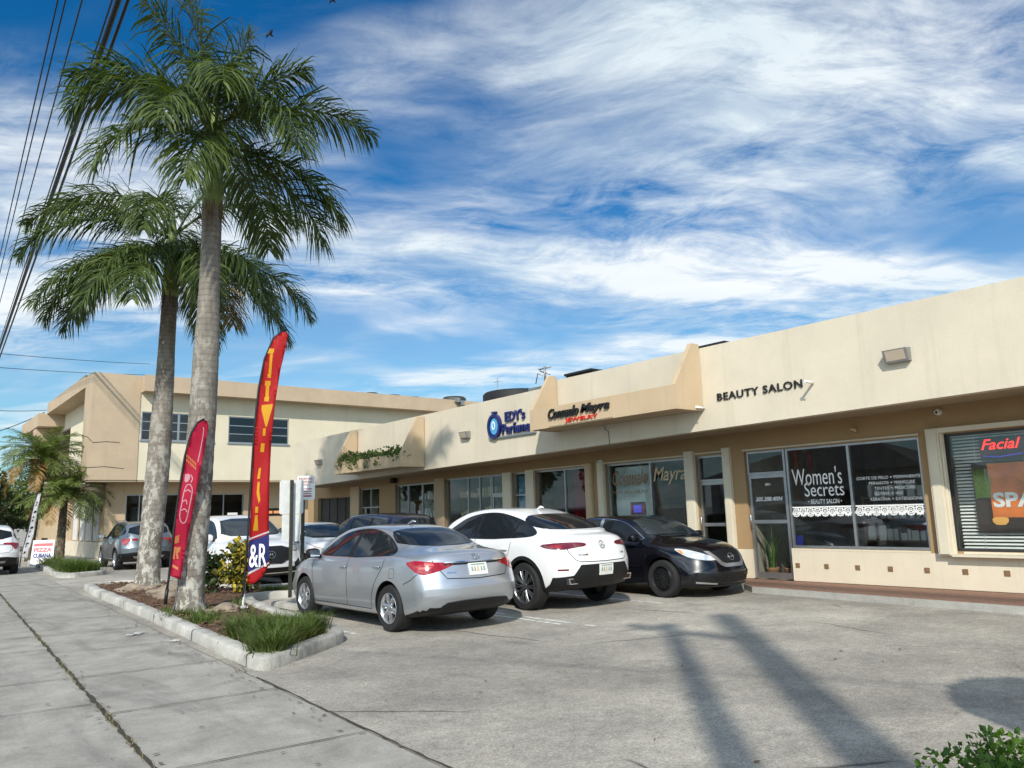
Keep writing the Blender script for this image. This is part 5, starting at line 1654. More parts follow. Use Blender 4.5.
# birds
for (px, py, y, lb) in ((270, 35, 30, 'small dark bird in the sky right of the nearer palm top'), (333, 1, 34, 'tiny dark bird at the top edge of the sky')):
    p = at_y(px, py, y); bm = bm_new()
    tube(bm, [p + Vector((-.16, 0, 0)), p + Vector((-.06, 0, .02)), p + Vector((.08, 0, .01)), p + Vector((.18, .02, 0))], [.01, .045, .045, .008], 8)
    for sg in (-1, 1):
        vs = [bm.verts.new(p + Vector(q)) for q in ((.06, sg * .02, .02), (-.06, sg * .02, .02), (-.08, sg * .2, .10), (-.02, sg * .42, .04), (.04, sg * .2, .11))]
        bm.faces.new(vs)
    thing('bird', bm, 'bird', lb, 'bird')
# ------------------------------------------------------------------ cars
def sstep(a, b, x):
    t = min(1, max(0, (x - a) / (b - a))); return t * t * (3 - 2 * t)


class Car:
    def __init__(s, name, loc, rz, paint, sp, label, group='cars parked in front of the plaza'):
        s.e = empty(name, (loc[0], loc[1], 0), label, 'car', group, rz); s.paint = paint; s.sp = sp
        s.build()

    def sect(s, x):
        sp = s.sp; T, S, B = s.T(x), s.S(x), s.B(x); w = s.W(x); wr = s.WR(x)
        T = max(T, B + .05); S = min(S, T - .002); c = sstep(.04, .26, T - S); d = T - S
        ctrl = [(0, B), (.80 * w, B), (.945 * w, B + .035), (.985 * w, B + .25 * (S - B)), (w, B + .60 * (S - B)), (.992 * w, B + .82 * (S - B)), (.962 * w, S)]
        hood = [(.93 * w, S + .16 * d), (.87 * w, S + .38 * d), (.76 * w, S + .58 * d), (.60 * w, S + .77 * d), (.35 * w, S + .93 * d), (0, T)]
        ce = min(.085, d * .4)
        cab = [(.935 * w, S + .02), (.5 * .935 * w + .5 * wr + .022, S + .5 * (d - ce)), (wr + .012, T - ce), (.91 * wr, T - ce * .40), (.55 * wr, T - ce * .10), (0, T)]
        ctrl += [tuple(h_ * (1 - c) + k * c for h_, k in zip(a, b)) for a, b in zip(hood, cab)]
        tt = np.arange(len(ctrl)); fy = pchip(tt, [p[0] for p in ctrl]); fz = pchip(tt, [p[1] for p in ctrl]); n = 3
        return [(fy(i / n), fz(i / n)) for i in range((len(ctrl) - 1) * n + 1)]

    def build(s):
        sp = s.sp; s.T = curve(sp['T']); s.S = curve(sp['S']); s.B = curve(sp['B']); s.W = curve(sp['W']); s.WR = curve(sp['WR'])
        x0, x1 = sp['T'][0][0], sp['T'][-1][0]; N = 110
        xs = [x0 + (x1 - x0) * (.5 - .5 * math.cos(math.pi * (i / N) ** 1.0)) * 1.0 for i in range(N + 1)]
        xs = [.5 * a + .5 * (x0 + (x1 - x0) * i / N) for i, a in enumerate(xs)]
        bm = bm_new(); rings = []
        for x in xs:
            sec = s.sect(x); ring = []
            full = sec + [(-y, z) for (y, z) in sec[-2:0:-1]]
            wmax = s.W(0)
            for (y, z) in full:
                r = abs(y) / wmax
                kr = sp.get('krear', .28) * sstep(x0 + 1.25, x0, x); kf = sp.get('kfront', .42) * sstep(x1 - 1.3, x1, x)
                ring.append(bm.verts.new((x + kr * r ** 3.2 - kf * r ** 2.8, y, z)))
            rings.append(ring)
        m = len(rings[0])
        for a, b in zip(rings, rings[1:]):
            for k in range(m): bm.faces.new((a[k], b[k], b[(k + 1) % m], a[(k + 1) % m]))
        for ring, xe, sg in ((rings[0], x0, 1), (rings[-1], x1, -1)):     # rounded end faces
            zc = sum(v.co.z for v in ring) / m; prev = ring; kk = sp.get('krear', .28) if sg > 0 else sp.get('kfront', .42); ex = 3.2 if sg > 0 else 2.8
            base = [v.co.copy() for v in ring]
            for t in (.93, .85, .75, .62, .48, .34, .2, .08):
                cur = []
                for b_ in base:
                    y = b_.y * t; cur.append(bm.verts.new((xe + sg * kk * (abs(y) / wmax) ** ex - sg * .02 * (1 - t ** 4), y, zc + (b_.z - zc) * t)))
                for k in range(m): bm.faces.new((prev[k], prev[(k + 1) % m], cur[(k + 1) % m], cur[k]))
                prev = cur
            bm.faces.new(prev)
        bmesh.ops.recalc_face_normals(bm, faces=bm.faces)
        s.bvh = BVHTree.FromBMesh(bm)
        me = bpy.data.meshes.new('body'); bm.to_mesh(me); bm.free()
        o = bpy.data.objects.new('body', me); col.objects.link(o)
        me.materials.append(MATS[s.paint]); me.materials.append(MATS['black_plastic'])
        # wheel openings
        cb = bm_new(); ra = sp['R'] + sp.get('gap', .045)
        for ax in sp['axles']:
            for sg in (1, -1): lathe(cb, [(ra, sg * (s.W(ax) + .25)), (ra, sg * (s.W(ax) - .30))], 40, 'y', (ax, 0, sp['R'] + .01))
        bmesh.ops.recalc_face_normals(cb, faces=cb.faces)
        cme = bpy.data.meshes.new('cut'); cb.to_mesh(cme); cb.free(); co = bpy.data.objects.new('cut', cme); col.objects.link(co)
        md = o.modifiers.new('b', 'BOOLEAN'); md.operation = 'DIFFERENCE'; md.solver = 'EXACT'; md.object = co
        dg = bpy.context.evaluated_depsgraph_get(); new = bpy.data.meshes.new_from_object(o.evaluated_get(dg))
        o.modifiers.clear(); o.data = new; bpy.data.objects.remove(co)
        for p in new.polygons:
            p.use_smooth = True; c = p.center; p.material_index = 0
            for ax in sp['axles']:
                if math.hypot(c.x - ax, c.z - sp['R'] - .01) < ra + .006 and abs(c.y) < s.W(ax) - .02 and (abs(p.normal.y) < .5 or math.hypot(c.x - ax, c.z - sp['R']) < ra - .01): p.material_index = 1
            if p.normal.z < -.6 and c.z < .45: p.material_index = 1
        new.set_sharp_from_angle(angle=R(38))
        o.parent = s.e; s.body = o

    # a piece of trim that follows the body: polygon seen along direction D
    def patch(s, nm, poly, view, mat, off=.004, parent=None, h=.045, rim=.012, label=None, smooth=0):
        if smooth: poly = chaikin(poly, smooth)
        D, O, U, V = view
        q = [Vector(p) for p in resample(poly, h)]; nq = len(q); us = [p.x for p in q]; vs_ = [p.y for p in q]
        u = min(us) + h * .5
        pts = list(q)
        pl = [tuple(p) for p in q]
        while u < max(us):
            v = min(vs_) + h * .5
            while v < max(vs_):
                if inside((u, v), pl): pts.append(Vector((u, v)))
                v += h
            u += h
        v2, ed, fc, *_ = delaunay_2d_cdt(pts, [(i, (i + 1) % nq) for i in range(nq)], [], 1, 1e-6)
        bm = bm_new(); B = []
        for p in v2:
            w = O + U * p.x + V * p.y; hit = s.bvh.ray_cast(w - D * 4, D)
            B.append((bm.verts.new(hit[0] + hit[1] * off), hit[1]) if hit[0] is not None else None)
        nrm = {}
        for b in B:
            if b: nrm[b[0]] = b[1]
        for t in fc:
            if all(B[i] for i in t):
                f = bm.faces.new([B[i][0] for i in t]); f.smooth = True
                if f.normal.dot(D) > 0: f.normal_flip()
        bm.normal_update()
        for f in bm.faces:
            if f.calc_center_median() and f.normal.dot(D) > 0: f.normal_flip()
        if rim:
            be = [e for e in bm.edges if e.is_boundary]
            low = {}
            for e in be:
                for v in e.verts:
                    if v not in low: low[v] = bm.verts.new(v.co - nrm[v] * (off + rim))
            for e in be:
                a, b = e.verts; f = e.link_faces[0]
                l = [l for l in f.loops if l.edge == e][0]
                a, b = l.vert, l.link_loop_next.vert
                bm.faces.new((b, a, low[a], low[b])).smooth = True
        for v in list(bm.verts):
            if not v.link_faces: bm.verts.remove(v)
        if not bm.faces: bm.free(); print('EMPTY PATCH', s.e.name, nm); return None
        o = obj(nm, bm, mat, parent or s.e, world=False, fix=False); o.data.set_sharp_from_angle(angle=R(45))
        if label: o['label'] = label
        return o

    def line(s, nm, pts, view, mat='black_plastic', w=.006, off=.0016, parent=None, smooth=0):
        if smooth: pts = chaikin(pts, smooth, False)
        L_, R_ = [], []
        for i, p in enumerate(pts):
            a = Vector(pts[max(0, i - 1)]); b = Vector(pts[min(len(pts) - 1, i + 1)]); t = (b - a).normalized(); n_ = Vector((-t.y, t.x)) * w
            L_.append(tuple(Vector(p) + n_)); R_.append(tuple(Vector(p) - n_))
        return s.patch(nm, L_ + R_[::-1], view, mat, off, parent, .04, .0)

    def wheel(s, ax, sg, style, mat, track=None):
        sp = s.sp; r = sp['R']; wd = sp.get('tw', .215); rr = sp.get('rim', r * .66)
        yo = (s.W(ax) - .012) * sg
        M = Matrix.Translation((ax, yo, r)) @ (Matrix.Rotation(math.pi, 4, 'Z') if sg < 0 else Matrix.Identity(4))
        # outer face at local y=0, inward negative
        bm = bm_new()
        lathe(bm, [(rr * .97, -wd), (rr, -.02), (rr * 1.035, -.004), (rr * 1.0, .002), (rr * .95, -.012), (rr * .90, -.05), (rr * .88, -wd * .5), (.05, -wd * .5)], 40, 'y', cap=False)
        def spoke(a, w0, w1, y0, y1, r0, r1, th=.03):
            c, s_ = math.cos(a), math.sin(a); rad = Vector((c, 0, s_)); tan = Vector((-s_, 0, c))
            F = []
            for (rd, w, y) in ((r0, w0, y0), ((r0 + r1) / 2, (w0 + w1) / 2, max(y0, y1) + .006), (r1, w1, y1)):
                F.append([bm.verts.new(rad * rd + tan * (k * w / 2) + Vector((0, yy, 0))) for (k, yy) in ((-1, y - .006), (-.5, y), (.5, y), (1, y - .006), (1, y - th), (-1, y - th))])
            for p, q in zip(F, F[1:]):
                for k in range(6): bm.faces.new((p[k], p[(k + 1) % 6], q[(k + 1) % 6], q[k]))
            bm.faces.new(F[-1]); bm.faces.new(F[0][::-1])
        if style == 'six':
            for k in range(6):
                a = k * math.pi / 3 + .2; spoke(a, .07, .085, -.014, -.012, .05, rr * .96)
        elif style == 'ten':
            for k in range(10):
                a = k * math.pi / 5; spoke(a - .10, .022, .02, -.022, -.010, .05, rr * .96); spoke(a + .10, .022, .02, -.022, -.010, .05, rr * .96)
        elif style == 'five':
            for k in range(5):
                a = k * math.pi * .4 + .3; spoke(a - .12, .04, .035, -.02, -.012, .05, rr * .96); spoke(a + .12, .04, .035, -.02, -.012, .05, rr * .96)
        elif style == 'steel':
            lathe(bm, [(rr * .93, -.05), (rr * .80, -.028), (rr * .6, -.035), (rr * .42, -.02), (.05, -.02)], 30, 'y')
            for k in range(8):
                a = k * math.pi / 4; lathe(bm, [(.022, -.022), (.018, -.012)], 8, 'y', (rr * .68 * math.cos(a), -.004, rr * .68 * math.sin(a)))
        lathe(bm, [(.065, -.04), (.062, -.012), (.045, -.004), (.01, -.002)], 18, 'y')
        for k in range(5):
            a = k * math.pi * .4; lathe(bm, [(.011, -.03), (.010, -.006)], 6, 'y', (.09 * math.cos(a), 0, .09 * math.sin(a)))
        bmesh.ops.transform(bm, matrix=M, verts=bm.verts)
        w_ = obj('wheel', bm, mat, s.e, world=False, sharp=35)
        bm = bm_new()
        lathe(bm, [(rr * .98, -wd), (r * .93, -wd - .004), (r * .985, -wd + .012), (r, -wd + .035), (r, -.045), (r * .985, -.020), (r * .93, .004), (rr * 1.15, .006), (rr * 1.03, -.001)], 44, 'y', cap=False)
        for k in (.28, .5, .72):   # tread grooves
            pass
        bmesh.ops.transform(bm, matrix=M, verts=bm.verts)
        t = obj('tyre', bm, 'rubber', w_, world=False, sharp=40)
        bm = bm_new(); lathe(bm, [(rr * .82, -wd * .45), (rr * .82, -wd * .45 + .012), (.05, -wd * .45 + .014)], 28, 'y'); bmesh.ops.transform(bm, matrix=M, verts=bm.verts)
        obj('brake_disc', bm, 'black_metal', w_, world=False)

    def wheels(s, style, mat):
        for ax in s.sp['axles']:
            for sg in (1, -1): s.wheel(ax, sg, style, mat)

    def pod(s, nm, c, r, mat, parent=None, p=3., n=(14, 20), world=False):
        """rounded solid (superellipsoid)"""
        bm = bm_new(); rings = []
        def sp_(v): return math.copysign(abs(v) ** (2 / p), v)
        for i in range(1, n[0]):
            th = -math.pi / 2 + math.pi * i / n[0]; ring = []
            for k in range(n[1]):
                ph = 2 * math.pi * k / n[1]; ring.append(bm.verts.new((c[0] + r[0] * sp_(math.cos(th)) * sp_(math.cos(ph)), c[1] + r[1] * sp_(math.cos(th)) * sp_(math.sin(ph)), c[2] + r[2] * sp_(math.sin(th)))))
            rings.append(ring)
        for a, b in zip(rings, rings[1:]):
            for k in range(n[1]): bm.faces.new((a[k], a[(k + 1) % n[1]], b[(k + 1) % n[1]], b[k])).smooth = True
        bm.faces.new(rings[0][::-1]); bm.faces.new(rings[-1])
        return obj(nm, bm, mat, parent or s.e, world=False)

    def mirror_pair(s, x, z, mat, r=(.09, .11, .075)):
        for sg in (1, -1):
            y = sg * (s.W(x) + .07); mr = s.pod('mirror', (x, y, z), r, mat, p=2.8)
            bm = bm_new(); bx(bm, x - r[0] * .93 - .006, x - r[0] * .93, y - .08, y + .08, z - .05, z + .05)
            obj('mirror_glass', bm, 'chrome', mr, world=False)
            bm = bm_new(); tube(bm, [(x + .03, sg * (s.W(x) * .90), z - .06), (x, y, z - .05)], [.03, .022], 8); obj('mirror_arm', bm, 'black_plastic', mr, world=False)

    def handles(s, xs, z, mat):
        for x, zz_ in zip(xs, z):
            for sg in (1, -1):
                hit = s.bvh.ray_cast(Vector((x, sg * 3, zz_)), Vector((0, -sg, 0)))
                if hit[0] is None: continue
                y = hit[0].y; s.pod('door_handle', (x, y + sg * .022, zz_), (.10, .014, .017), mat, p=2.6, n=(8, 14))

    def licence(s, x_dir, z, w=.31, h=.155, off=.014):
        view = REAR if x_dir < 0 else FRONT
        p = s.patch('licence_plate', [(-w / 2, z - h / 2), (w / 2, z - h / 2), (w / 2, z + h / 2), (-w / 2, z + h / 2)], view, 'plate', off, h=.06)
        if not p: return
        for k, (u, ww, hh, m) in enumerate(((-.115, .035, .06, 'plate_green'), (-.065, .03, .06, 'plate_green'), (.045, .03, .06, 'plate_green'), (.09, .035, .06, 'plate_green'), (-.012, .045, .07, 'plate_orange'))):
            s.patch('plate_mark', [(u, z - hh / 2), (u + ww, z - hh / 2), (u + ww * .8, z + hh / 2), (u + .004, z + hh / 2)], view, m, off + .0025, p, .05, 0)
        s.patch('plate_band', [(-.12, z + .048), (.12, z + .048), (.12, z + .064), (-.12, z + .064)], view, 'plate_green', off + .0025, p, .05, 0)


X_, Y_, Z_ = Vector((1, 0, 0)), Vector((0, 1, 0)), Vector((0, 0, 1)); O_ = Vector((0, 0, 0)); Q = 2 ** -.5
SIDE = {1: (Vector((0, -1, 0)), O_, X_, Z_), -1: (Vector((0, 1, 0)), O_, X_, Z_)}
REAR = (X_, O_, Y_, Z_); FRONT = (-X_, O_, Y_, Z_); TOP = (-Z_, O_, X_, Y_)
# corner views: u runs along the car (forward positive) round the corner
RC = {1: (Vector((Q, -Q, 0)), O_, Vector((Q, Q, 0)), Z_), -1: (Vector((Q, Q, 0)), O_, Vector((Q, -Q, 0)), Z_)}
FC = {1: (Vector((-Q, -Q, 0)), O_, Vector((Q, -Q, 0)), Z_), -1: (Vector((-Q, Q, 0)), O_, Vector((Q, Q, 0)), Z_)}


def grow(poly, d):
    c = Vector((sum(p[0] for p in poly) / len(poly), sum(p[1] for p in poly) / len(poly)))
    return [tuple(Vector(p) + (Vector(p) - c).normalized() * d) for p in poly]


def emblem(car, view, u, z, kind, r=.055, mat='chrome'):
    D, O, U, V = view
    hit = car.bvh.ray_cast(O + U * u + V * z - D * 4, D)
    if hit[0] is None: return
    n = hit[1]; c = hit[0] + n * .014; a = (U - n * U.dot(n)).normalized(); b = n.cross(a); b = b if b.z > 0 else -b
    bm = bm_new()
    def ring(ru, rv, du=0, dv=0, t=.006, n_=22): tube(bm, [c + a * (du + ru * math.cos(k * 2 * math.pi / n_)) + b * (dv + rv * math.sin(k * 2 * math.pi / n_)) for k in range(n_ + 1)], t, 6)
    if kind == 'ovals': ring(r * 1.35, r * .9); ring(r * .42, r * .82, 0, -.004); ring(r * 1.0, r * .36, 0, r * .40)
    elif kind == 'star':
        ring(r, r)
        for k in range(3):
            an = math.pi / 2 + k * 2.0944; tube(bm, [c, c + (a * math.cos(an) + b * math.sin(an)) * r], [.012, .003], 6)
    elif kind == 'bar':
        ring(r, r); tube(bm, [c - a * r * 1.3, c + a * r * 1.3], .011, 6)
    elif kind == 'caliper':
        ring(r * 1.25, r); 
        tube(bm, [c - a * r * .6 - b * r * .7, c - a * r * .2 + b * r * .6], .008, 6); tube(bm, [c + a * r * .6 - b * r * .7, c + a * r * .2 + b * r * .6], .008, 6); tube(bm, [c - a * r * .35, c + a * r * .35], .006, 6)
    obj('emblem', bm, mat, car.e, world=False)


def side_glass(car, poly, pillars, trim='black_plastic', smooth=2, quarter=None):
    for sg in (1, -1):
        v = SIDE[sg]
        w = car.patch('window_trim', grow(chaikin(poly, smooth), .018), v, trim, .0022, rim=0)
        # the glass is cut at the pillars
        P = chaikin(poly, smooth); cuts = sorted(pillars, key=lambda p: -p[0]); cuts = [(9, 9, 0)] + cuts + [(-9, -9, 0)]
        for a, b in zip(cuts, cuts[1:]):
            xa, xat, wa = a; xb, xbt, wb = b
            def clip(pl, f):
                out = []
                for i in range(len(pl)):
                    p, q = pl[i], pl[(i + 1) % len(pl)]; fp, fq = f(p), f(q)
                    if fp >= 0: out.append(p)
                    if (fp >= 0) != (fq >= 0): t = fp / (fp - fq); out.append((p[0] + (q[0] - p[0]) * t, p[1] + (q[1] - p[1]) * t))
                return out
            zb, zt = min(p[1] for p in P), max(p[1] for p in P)
            def edge(x0, x1, z): return x0 + (x1 - x0) * (z - zb) / (zt - zb)
            g = clip(P, lambda p: edge(xa, xat, p[1]) - wa - p[0]); g = clip(g, lambda p: p[0] - edge(xb, xbt, p[1]) - wb) if g else g
            if len(g) > 2: car.patch('window', g, v, 'car_glass', .0045, rim=.003)


def door_seams(car, lines, w=.005):
    for sg in (1, -1):
        for l in lines: car.line('door_seam', l, SIDE[sg], 'black_plastic', w)


# ---- compact silver sedan, seen from behind
SEDAN = dict(R=.318, axles=(1.36, -1.34), krear=.30, kfront=.46, rim=.205, gap=.05,
    T=[(-2.325, .64), (-2.30, .74), (-2.25, .90), (-2.17, 1.045), (-2.08, 1.085), (-1.85, 1.11), (-1.60, 1.145), (-1.45, 1.20), (-1.0, 1.375), (-.6, 1.445), (-.1, 1.46), (.3, 1.435), (.7, 1.335), (1.18, 1.06), (1.28, 1.015), (1.75, .945), (2.05, .86), (2.22, .74), (2.325, .55)],
    S=[(-2.325, .62), (-2.25, .80), (-2.15, .93), (-1.9, 1.0), (-1.5, 1.015), (-.8, .98), (0, .945), (1.2, .915), (1.8, .85), (2.1, .76), (2.25, .66), (2.325, .52)],
    B=[(-2.325, .46), (-2.28, .36), (-2.15, .28), (-1.8, .21), (-.9, .185), (1, .185), (1.9, .19), (2.2, .22), (2.325, .40)],
    W=[(-2.325, .80), (-2.2, .845), (-1.6, .885), (0, .8875), (1.4, .885), (2.0, .86), (2.325, .80)],
    WR=[(-2.3, .66), (-1.6, .63), (-.9, .575), (0, .59), (.5, .60), (1.2, .68), (2.3, .68)])
c = Car('sedan', (6.45, 11.08), R(90.8), 'paint_silver', SEDAN, 'silver four-door sedan parked nose away beside the grass-filled kerb tip')
side_glass(c, [(1.02, .975), (.82, 1.10), (.42, 1.315), (0, 1.385), (-.5, 1.385), (-.9, 1.31), (-1.20, 1.175), (-1.40, 1.055), (-1.32, 1.03), (-.6, 1.005)], [(-.12, -.20, .05), (-1.03, -1.12, .022)])
c.patch('rear_window', chaikin([(-.66, 1.145), (.66, 1.145), (.60, 1.28), (.50, 1.395), (-.50, 1.395), (-.60, 1.28)], 2), REAR, 'car_glass', .005)
c.patch('windscreen', chaikin([(-.68, 1.06), (.68, 1.06), (.54, 1.395), (-.54, 1.395)], 1), FRONT, 'windscreen', .005)
for sg in (1, -1):
    c.patch('tail_light', [(-.66, .955), (-.80, .975), (-1.02, .955), (-1.28, .935), (-1.30, .905), (-1.16, .845), (-1.0, .80), (-.92, .785), (-.80, .825), (-.66, .925)][::-1], RC[sg], 'tail_red', .006)
    c.patch('light_insert', [(-.92, .95), (-1.04, .935), (-1.06, .905), (-.93, .905)][::-1], RC[sg], 'tail_bright', .009, rim=.004)
    c.patch('light_insert', [(-.86, .86), (-1.0, .865), (-1.05, .89), (-.84, .89)][::-1], RC[sg], 'tail_bright', .009, rim=.004)
    c.line('boot_seam', [(sg * .635, .975), (sg * .64, .93), (sg * .58, .85), (sg * .50, .735), (0, .715)], REAR, w=.006)
    if sg > 0:
        c.line('fuel_flap', [(-1.50, .86), (-1.38, .86), (-1.36, .73)], SIDE[sg], w=.003); c.line('fuel_flap', [(-1.50, .86), (-1.50, .73), (-1.37, .73)], SIDE[sg], w=.003)
    c.line('bumper_seam', [(-1.72, .66), (-1.88, .72), (-2.0, .80)], SIDE[sg], w=.005)
c.patch('boot_garnish', [(-.52, .905), (.52, .905), (.50, .93), (-.50, .93)], REAR, 'black_plastic', .006)
c.patch('bumper_lower', [(-.60, .30), (.60, .30), (.58, .37), (.48, .44), (-.48, .44), (-.58, .37)], REAR, 'black_plastic', .012, smooth=1)
c.patch('boot_trim', [(-.50, .935), (.50, .935), (.49, .95), (-.49, .95)], REAR, 'chrome', .006)
c.licence(-1, .835); emblem(c, REAR, 0, 1.0, 'ovals', .048)
for u, t_ in ((.42, .10), (.36, .05)): pass
c.patch('badge', [(.36, .80), (.50, .80), (.49, .82), (.36, .82)], REAR, 'chrome', .005, rim=.002)
door_seams(c, [[(1.02, .96), (1.06, .80), (1.02, .55), (.98, .28)], [(-.14, .99), (-.12, .75), (-.14, .28)], [(-1.24, 1.02), (-1.16, .85), (-.98, .66), (-.88, .48), (-.86, .28)], [(.98, .28), (-.86, .28)]])
c.handles((-.02, -1.03), (.845, .875), 'paint_silver'); c.mirror_pair(.88, 1.03, 'black_plastic')
c.patch('headlight', [(1.05, .70), (1.3, .62), (1.5, .66), (1.45, .74), (1.1, .80)], FC[1], 'lamp_clear'); c.patch('headlight', [(1.05, .70), (1.3, .62), (1.5, .66), (1.45, .74), (1.1, .80)], FC[-1], 'lamp_clear')
c.wheels('six', 'rim_silver')
bm = bm_new(); tube(bm, [(-.5, 0, 1.455), (-.62, 0, 1.50), (-.7, 0, 1.49)], [.02, .02, .006], 8); obj('roof_fin', bm, 'paint_silver', c.e, world=False)

# ---- white coupe-roofed sport utility car, seen from behind
COUPE = dict(R=.366, axles=(1.46, -1.41), krear=.34, kfront=.45, rim=.255, tw=.25, gap=.05,
    T=[(-2.365, .78), (-2.34, .90), (-2.29, 1.02), (-2.22, 1.115), (-2.12, 1.15), (-1.95, 1.19), (-1.6, 1.335), (-1.1, 1.485), (-.5, 1.585), (0, 1.602), (.45, 1.565), (.9, 1.44), (1.35, 1.19), (1.47, 1.135), (1.95, 1.055), (2.18, .95), (2.30, .80), (2.365, .6)],
    S=[(-2.365, .74), (-2.28, .92), (-2.15, 1.02), (-1.7, 1.08), (-1, 1.07), (0, 1.03), (1.3, 1.0), (2, .93), (2.2, .83), (2.365, .58)],
    B=[(-2.365, .52), (-2.32, .42), (-2.2, .35), (-1.8, .28), (-.9, .25), (1, .25), (1.9, .26), (2.2, .3), (2.365, .45)],
    W=[(-2.365, .86), (-2.2, .90), (-1.5, .945), (0, .93), (1.4, .945), (2.0, .92), (2.365, .85)],
    WR=[(-2.3, .70), (-1.8, .66), (-1.1, .60), (-.3, .62), (.5, .63), (1.3, .70), (2.3, .70)])
c = Car('coupe_suv', (9.20, 11.42), R(90.6), 'paint_white', COUPE, 'white sloping-roofed crossover with black lower bumper parked between the silver sedan and the black sedan')
side_glass(c, [(1.12, 1.085), (.80, 1.28), (.42, 1.455), (-.1, 1.52), (-.6, 1.49), (-1.1, 1.385), (-1.45, 1.255), (-1.60, 1.16), (-1.45, 1.115), (-.5, 1.095)], [(.0, -.04, .045), (-1.02, -1.10, .025)], 'black_plastic')
c.patch('rear_window', chaikin([(-.70, 1.24), (-.4, 1.225), (.4, 1.225), (.70, 1.24), (.62, 1.40), (.50, 1.475), (-.50, 1.475), (-.62, 1.40)], 2), REAR, 'car_glass', .006)
c.patch('windscreen', chaikin([(-.70, 1.18), (.70, 1.18), (.56, 1.50), (-.56, 1.50)], 1), FRONT, 'windscreen', .005)
for sg in (1, -1):
    c.patch('tail_light', chaikin([(-.60, 1.005), (-.95, 1.035), (-1.22, 1.035), (-1.37, 1.02), (-1.39, .975), (-1.2, .955), (-1.0, .925), (-.76, .945)][::-1], 1), RC[sg], 'tail_dark', .008)
    c.patch('light_insert', [(-.82, .96), (-1.0, .955), (-1.0, 1.0), (-.82, .995)][::-1], RC[sg], 'tail_red', .011, rim=.004)
    c.patch('reflector', [(-.92, .62), (-1.10, .62), (-1.10, .645), (-.92, .645)][::-1], RC[sg], 'tail_dark', .005, rim=.003)
    c.line('hatch_seam', [(sg * .665, 1.04), (sg * .66, .90), (sg * .58, .78), (sg * .50, .745), (0, .735)], REAR, w=.006)
    # black skirts and wheel arch trims
    c.patch('sill_trim', [(1.0, .24), (-.95, .24), (-.95, .36), (1.0, .36)], SIDE[sg], 'black_plastic', .006)
    for ax in (1.46, -1.41):
        arc = [(ax + .46 * math.cos(a), .376 + .46 * math.sin(a)) for a in [math.pi * k / 20 * 1.12 - .19 for k in range(21)]]; ar2 = [(ax + .40 * math.cos(a), .376 + .40 * math.sin(a)) for a in [math.pi * k / 20 * 1.12 - .19 for k in range(21)]]
        c.patch('arch_trim', arc + ar2[::-1], SIDE[sg], 'black_plastic', .008)
    bm = bm_new(); y = sg * .60
    P = [(-.12, -.045), (.10, -.045), (.13, .045), (-.07, .045)]; P2 = [(a * .78, b * .66) for a, b in P]
    hit = c.bvh.ray_cast(Vector((-4, y, .46)), X_); xx = hit[0].x if hit[0] is not None else -2.3
    prism(bm, P, lambda a, b: (xx - .02, y + sg * a, .46 + b), lambda a, b: (xx + .05, y + sg * a, .46 + b)); prism(bm, P2, lambda a, b: (xx - .0215, y + sg * a, .46 + b), lambda a, b: (xx - .0205, y + sg * a, .46 + b), 1)
    obj('exhaust_tip', bm, ['chrome', 'black_metal'], c.e, world=False)
c.patch('bumper_lower', [(-.86, .37), (.86, .37), (.86, .52), (.62, .545), (.50, .70), (-.50, .70), (-.62, .545), (-.86, .52)], REAR, 'black_plastic', .014)
c.patch('roof_spoiler', [(-.66, 1.18), (.66, 1.18), (.64, 1.205), (-.64, 1.205)], REAR, 'paint_white', .02)
c.licence(-1, .615, off=.026); emblem(c, REAR, 0, .985, 'star', .06)
c.patch('badge', [(.34, .835), (.52, .835), (.52, .86), (.34, .86)], REAR, 'chrome', .005, rim=.002); c.patch('badge', [(-.52, .835), (-.42, .835), (-.42, .86), (-.52, .86)], REAR, 'chrome', .005, rim=.002)
door_seams(c, [[(1.14, 1.06), (1.16, .85), (1.08, .40)], [(-.02, 1.08), (0, .8), (-.02, .38)], [(-1.1, 1.09), (-1.04, .9), (-.96, .7), (-.86, .38)]])
c.handles((.12, -.92), (.90, .93), 'paint_white'); c.mirror_pair(.98, 1.14, 'paint_white')
c.wheels('ten', 'rim_grey')
bm = bm_new(); tube(bm, [(-.75, 0, 1.555), (-.85, 0, 1.60), (-.93, 0, 1.585)], [.02, .02, .006], 8); obj('roof_fin', bm, 'paint_white', c.e, world=False)

c.e.scale = (1, 1, 1.045)
# ---- black sedan, seen from the front
DARK = dict(R=.33, axles=(1.47, -1.31), krear=.30, kfront=.55, rim=.22, tw=.22, gap=.045,
    T=[(-2.40, .66), (-2.36, .82), (-2.28, 1.0), (-2.18, 1.09), (-1.9, 1.125), (-1.6, 1.165), (-1.45, 1.22), (-.95, 1.395), (-.4, 1.465), (.1, 1.47), (.55, 1.41), (.95, 1.25), (1.28, 1.075), (1.38, 1.03), (1.85, .965), (2.12, .88), (2.26, .775), (2.36, .62), (2.41, .48)],
    S=[(-2.40, .62), (-2.25, .86), (-2.1, .97), (-1.5, 1.0), (-.8, .98), (0, .95), (1.2, .915), (1.8, .83), (2.05, .75), (2.2, .66), (2.41, .45)],
    B=[(-2.40, .42), (-2.3, .32), (-2.0, .22), (-.9, .18), (1, .18), (1.9, .18), (2.25, .19), (2.36, .22), (2.41, .36)],
    W=[(-2.40, .80), (-2.2, .87), (-1.5, .915), (0, .91), (1.4, .915), (2.0, .89), (2.41, .80)],
    WR=[(-2.3, .66), (-1.6, .63), (-.9, .58), (0, .60), (.5, .61), (1.2, .68), (2.3, .68)])


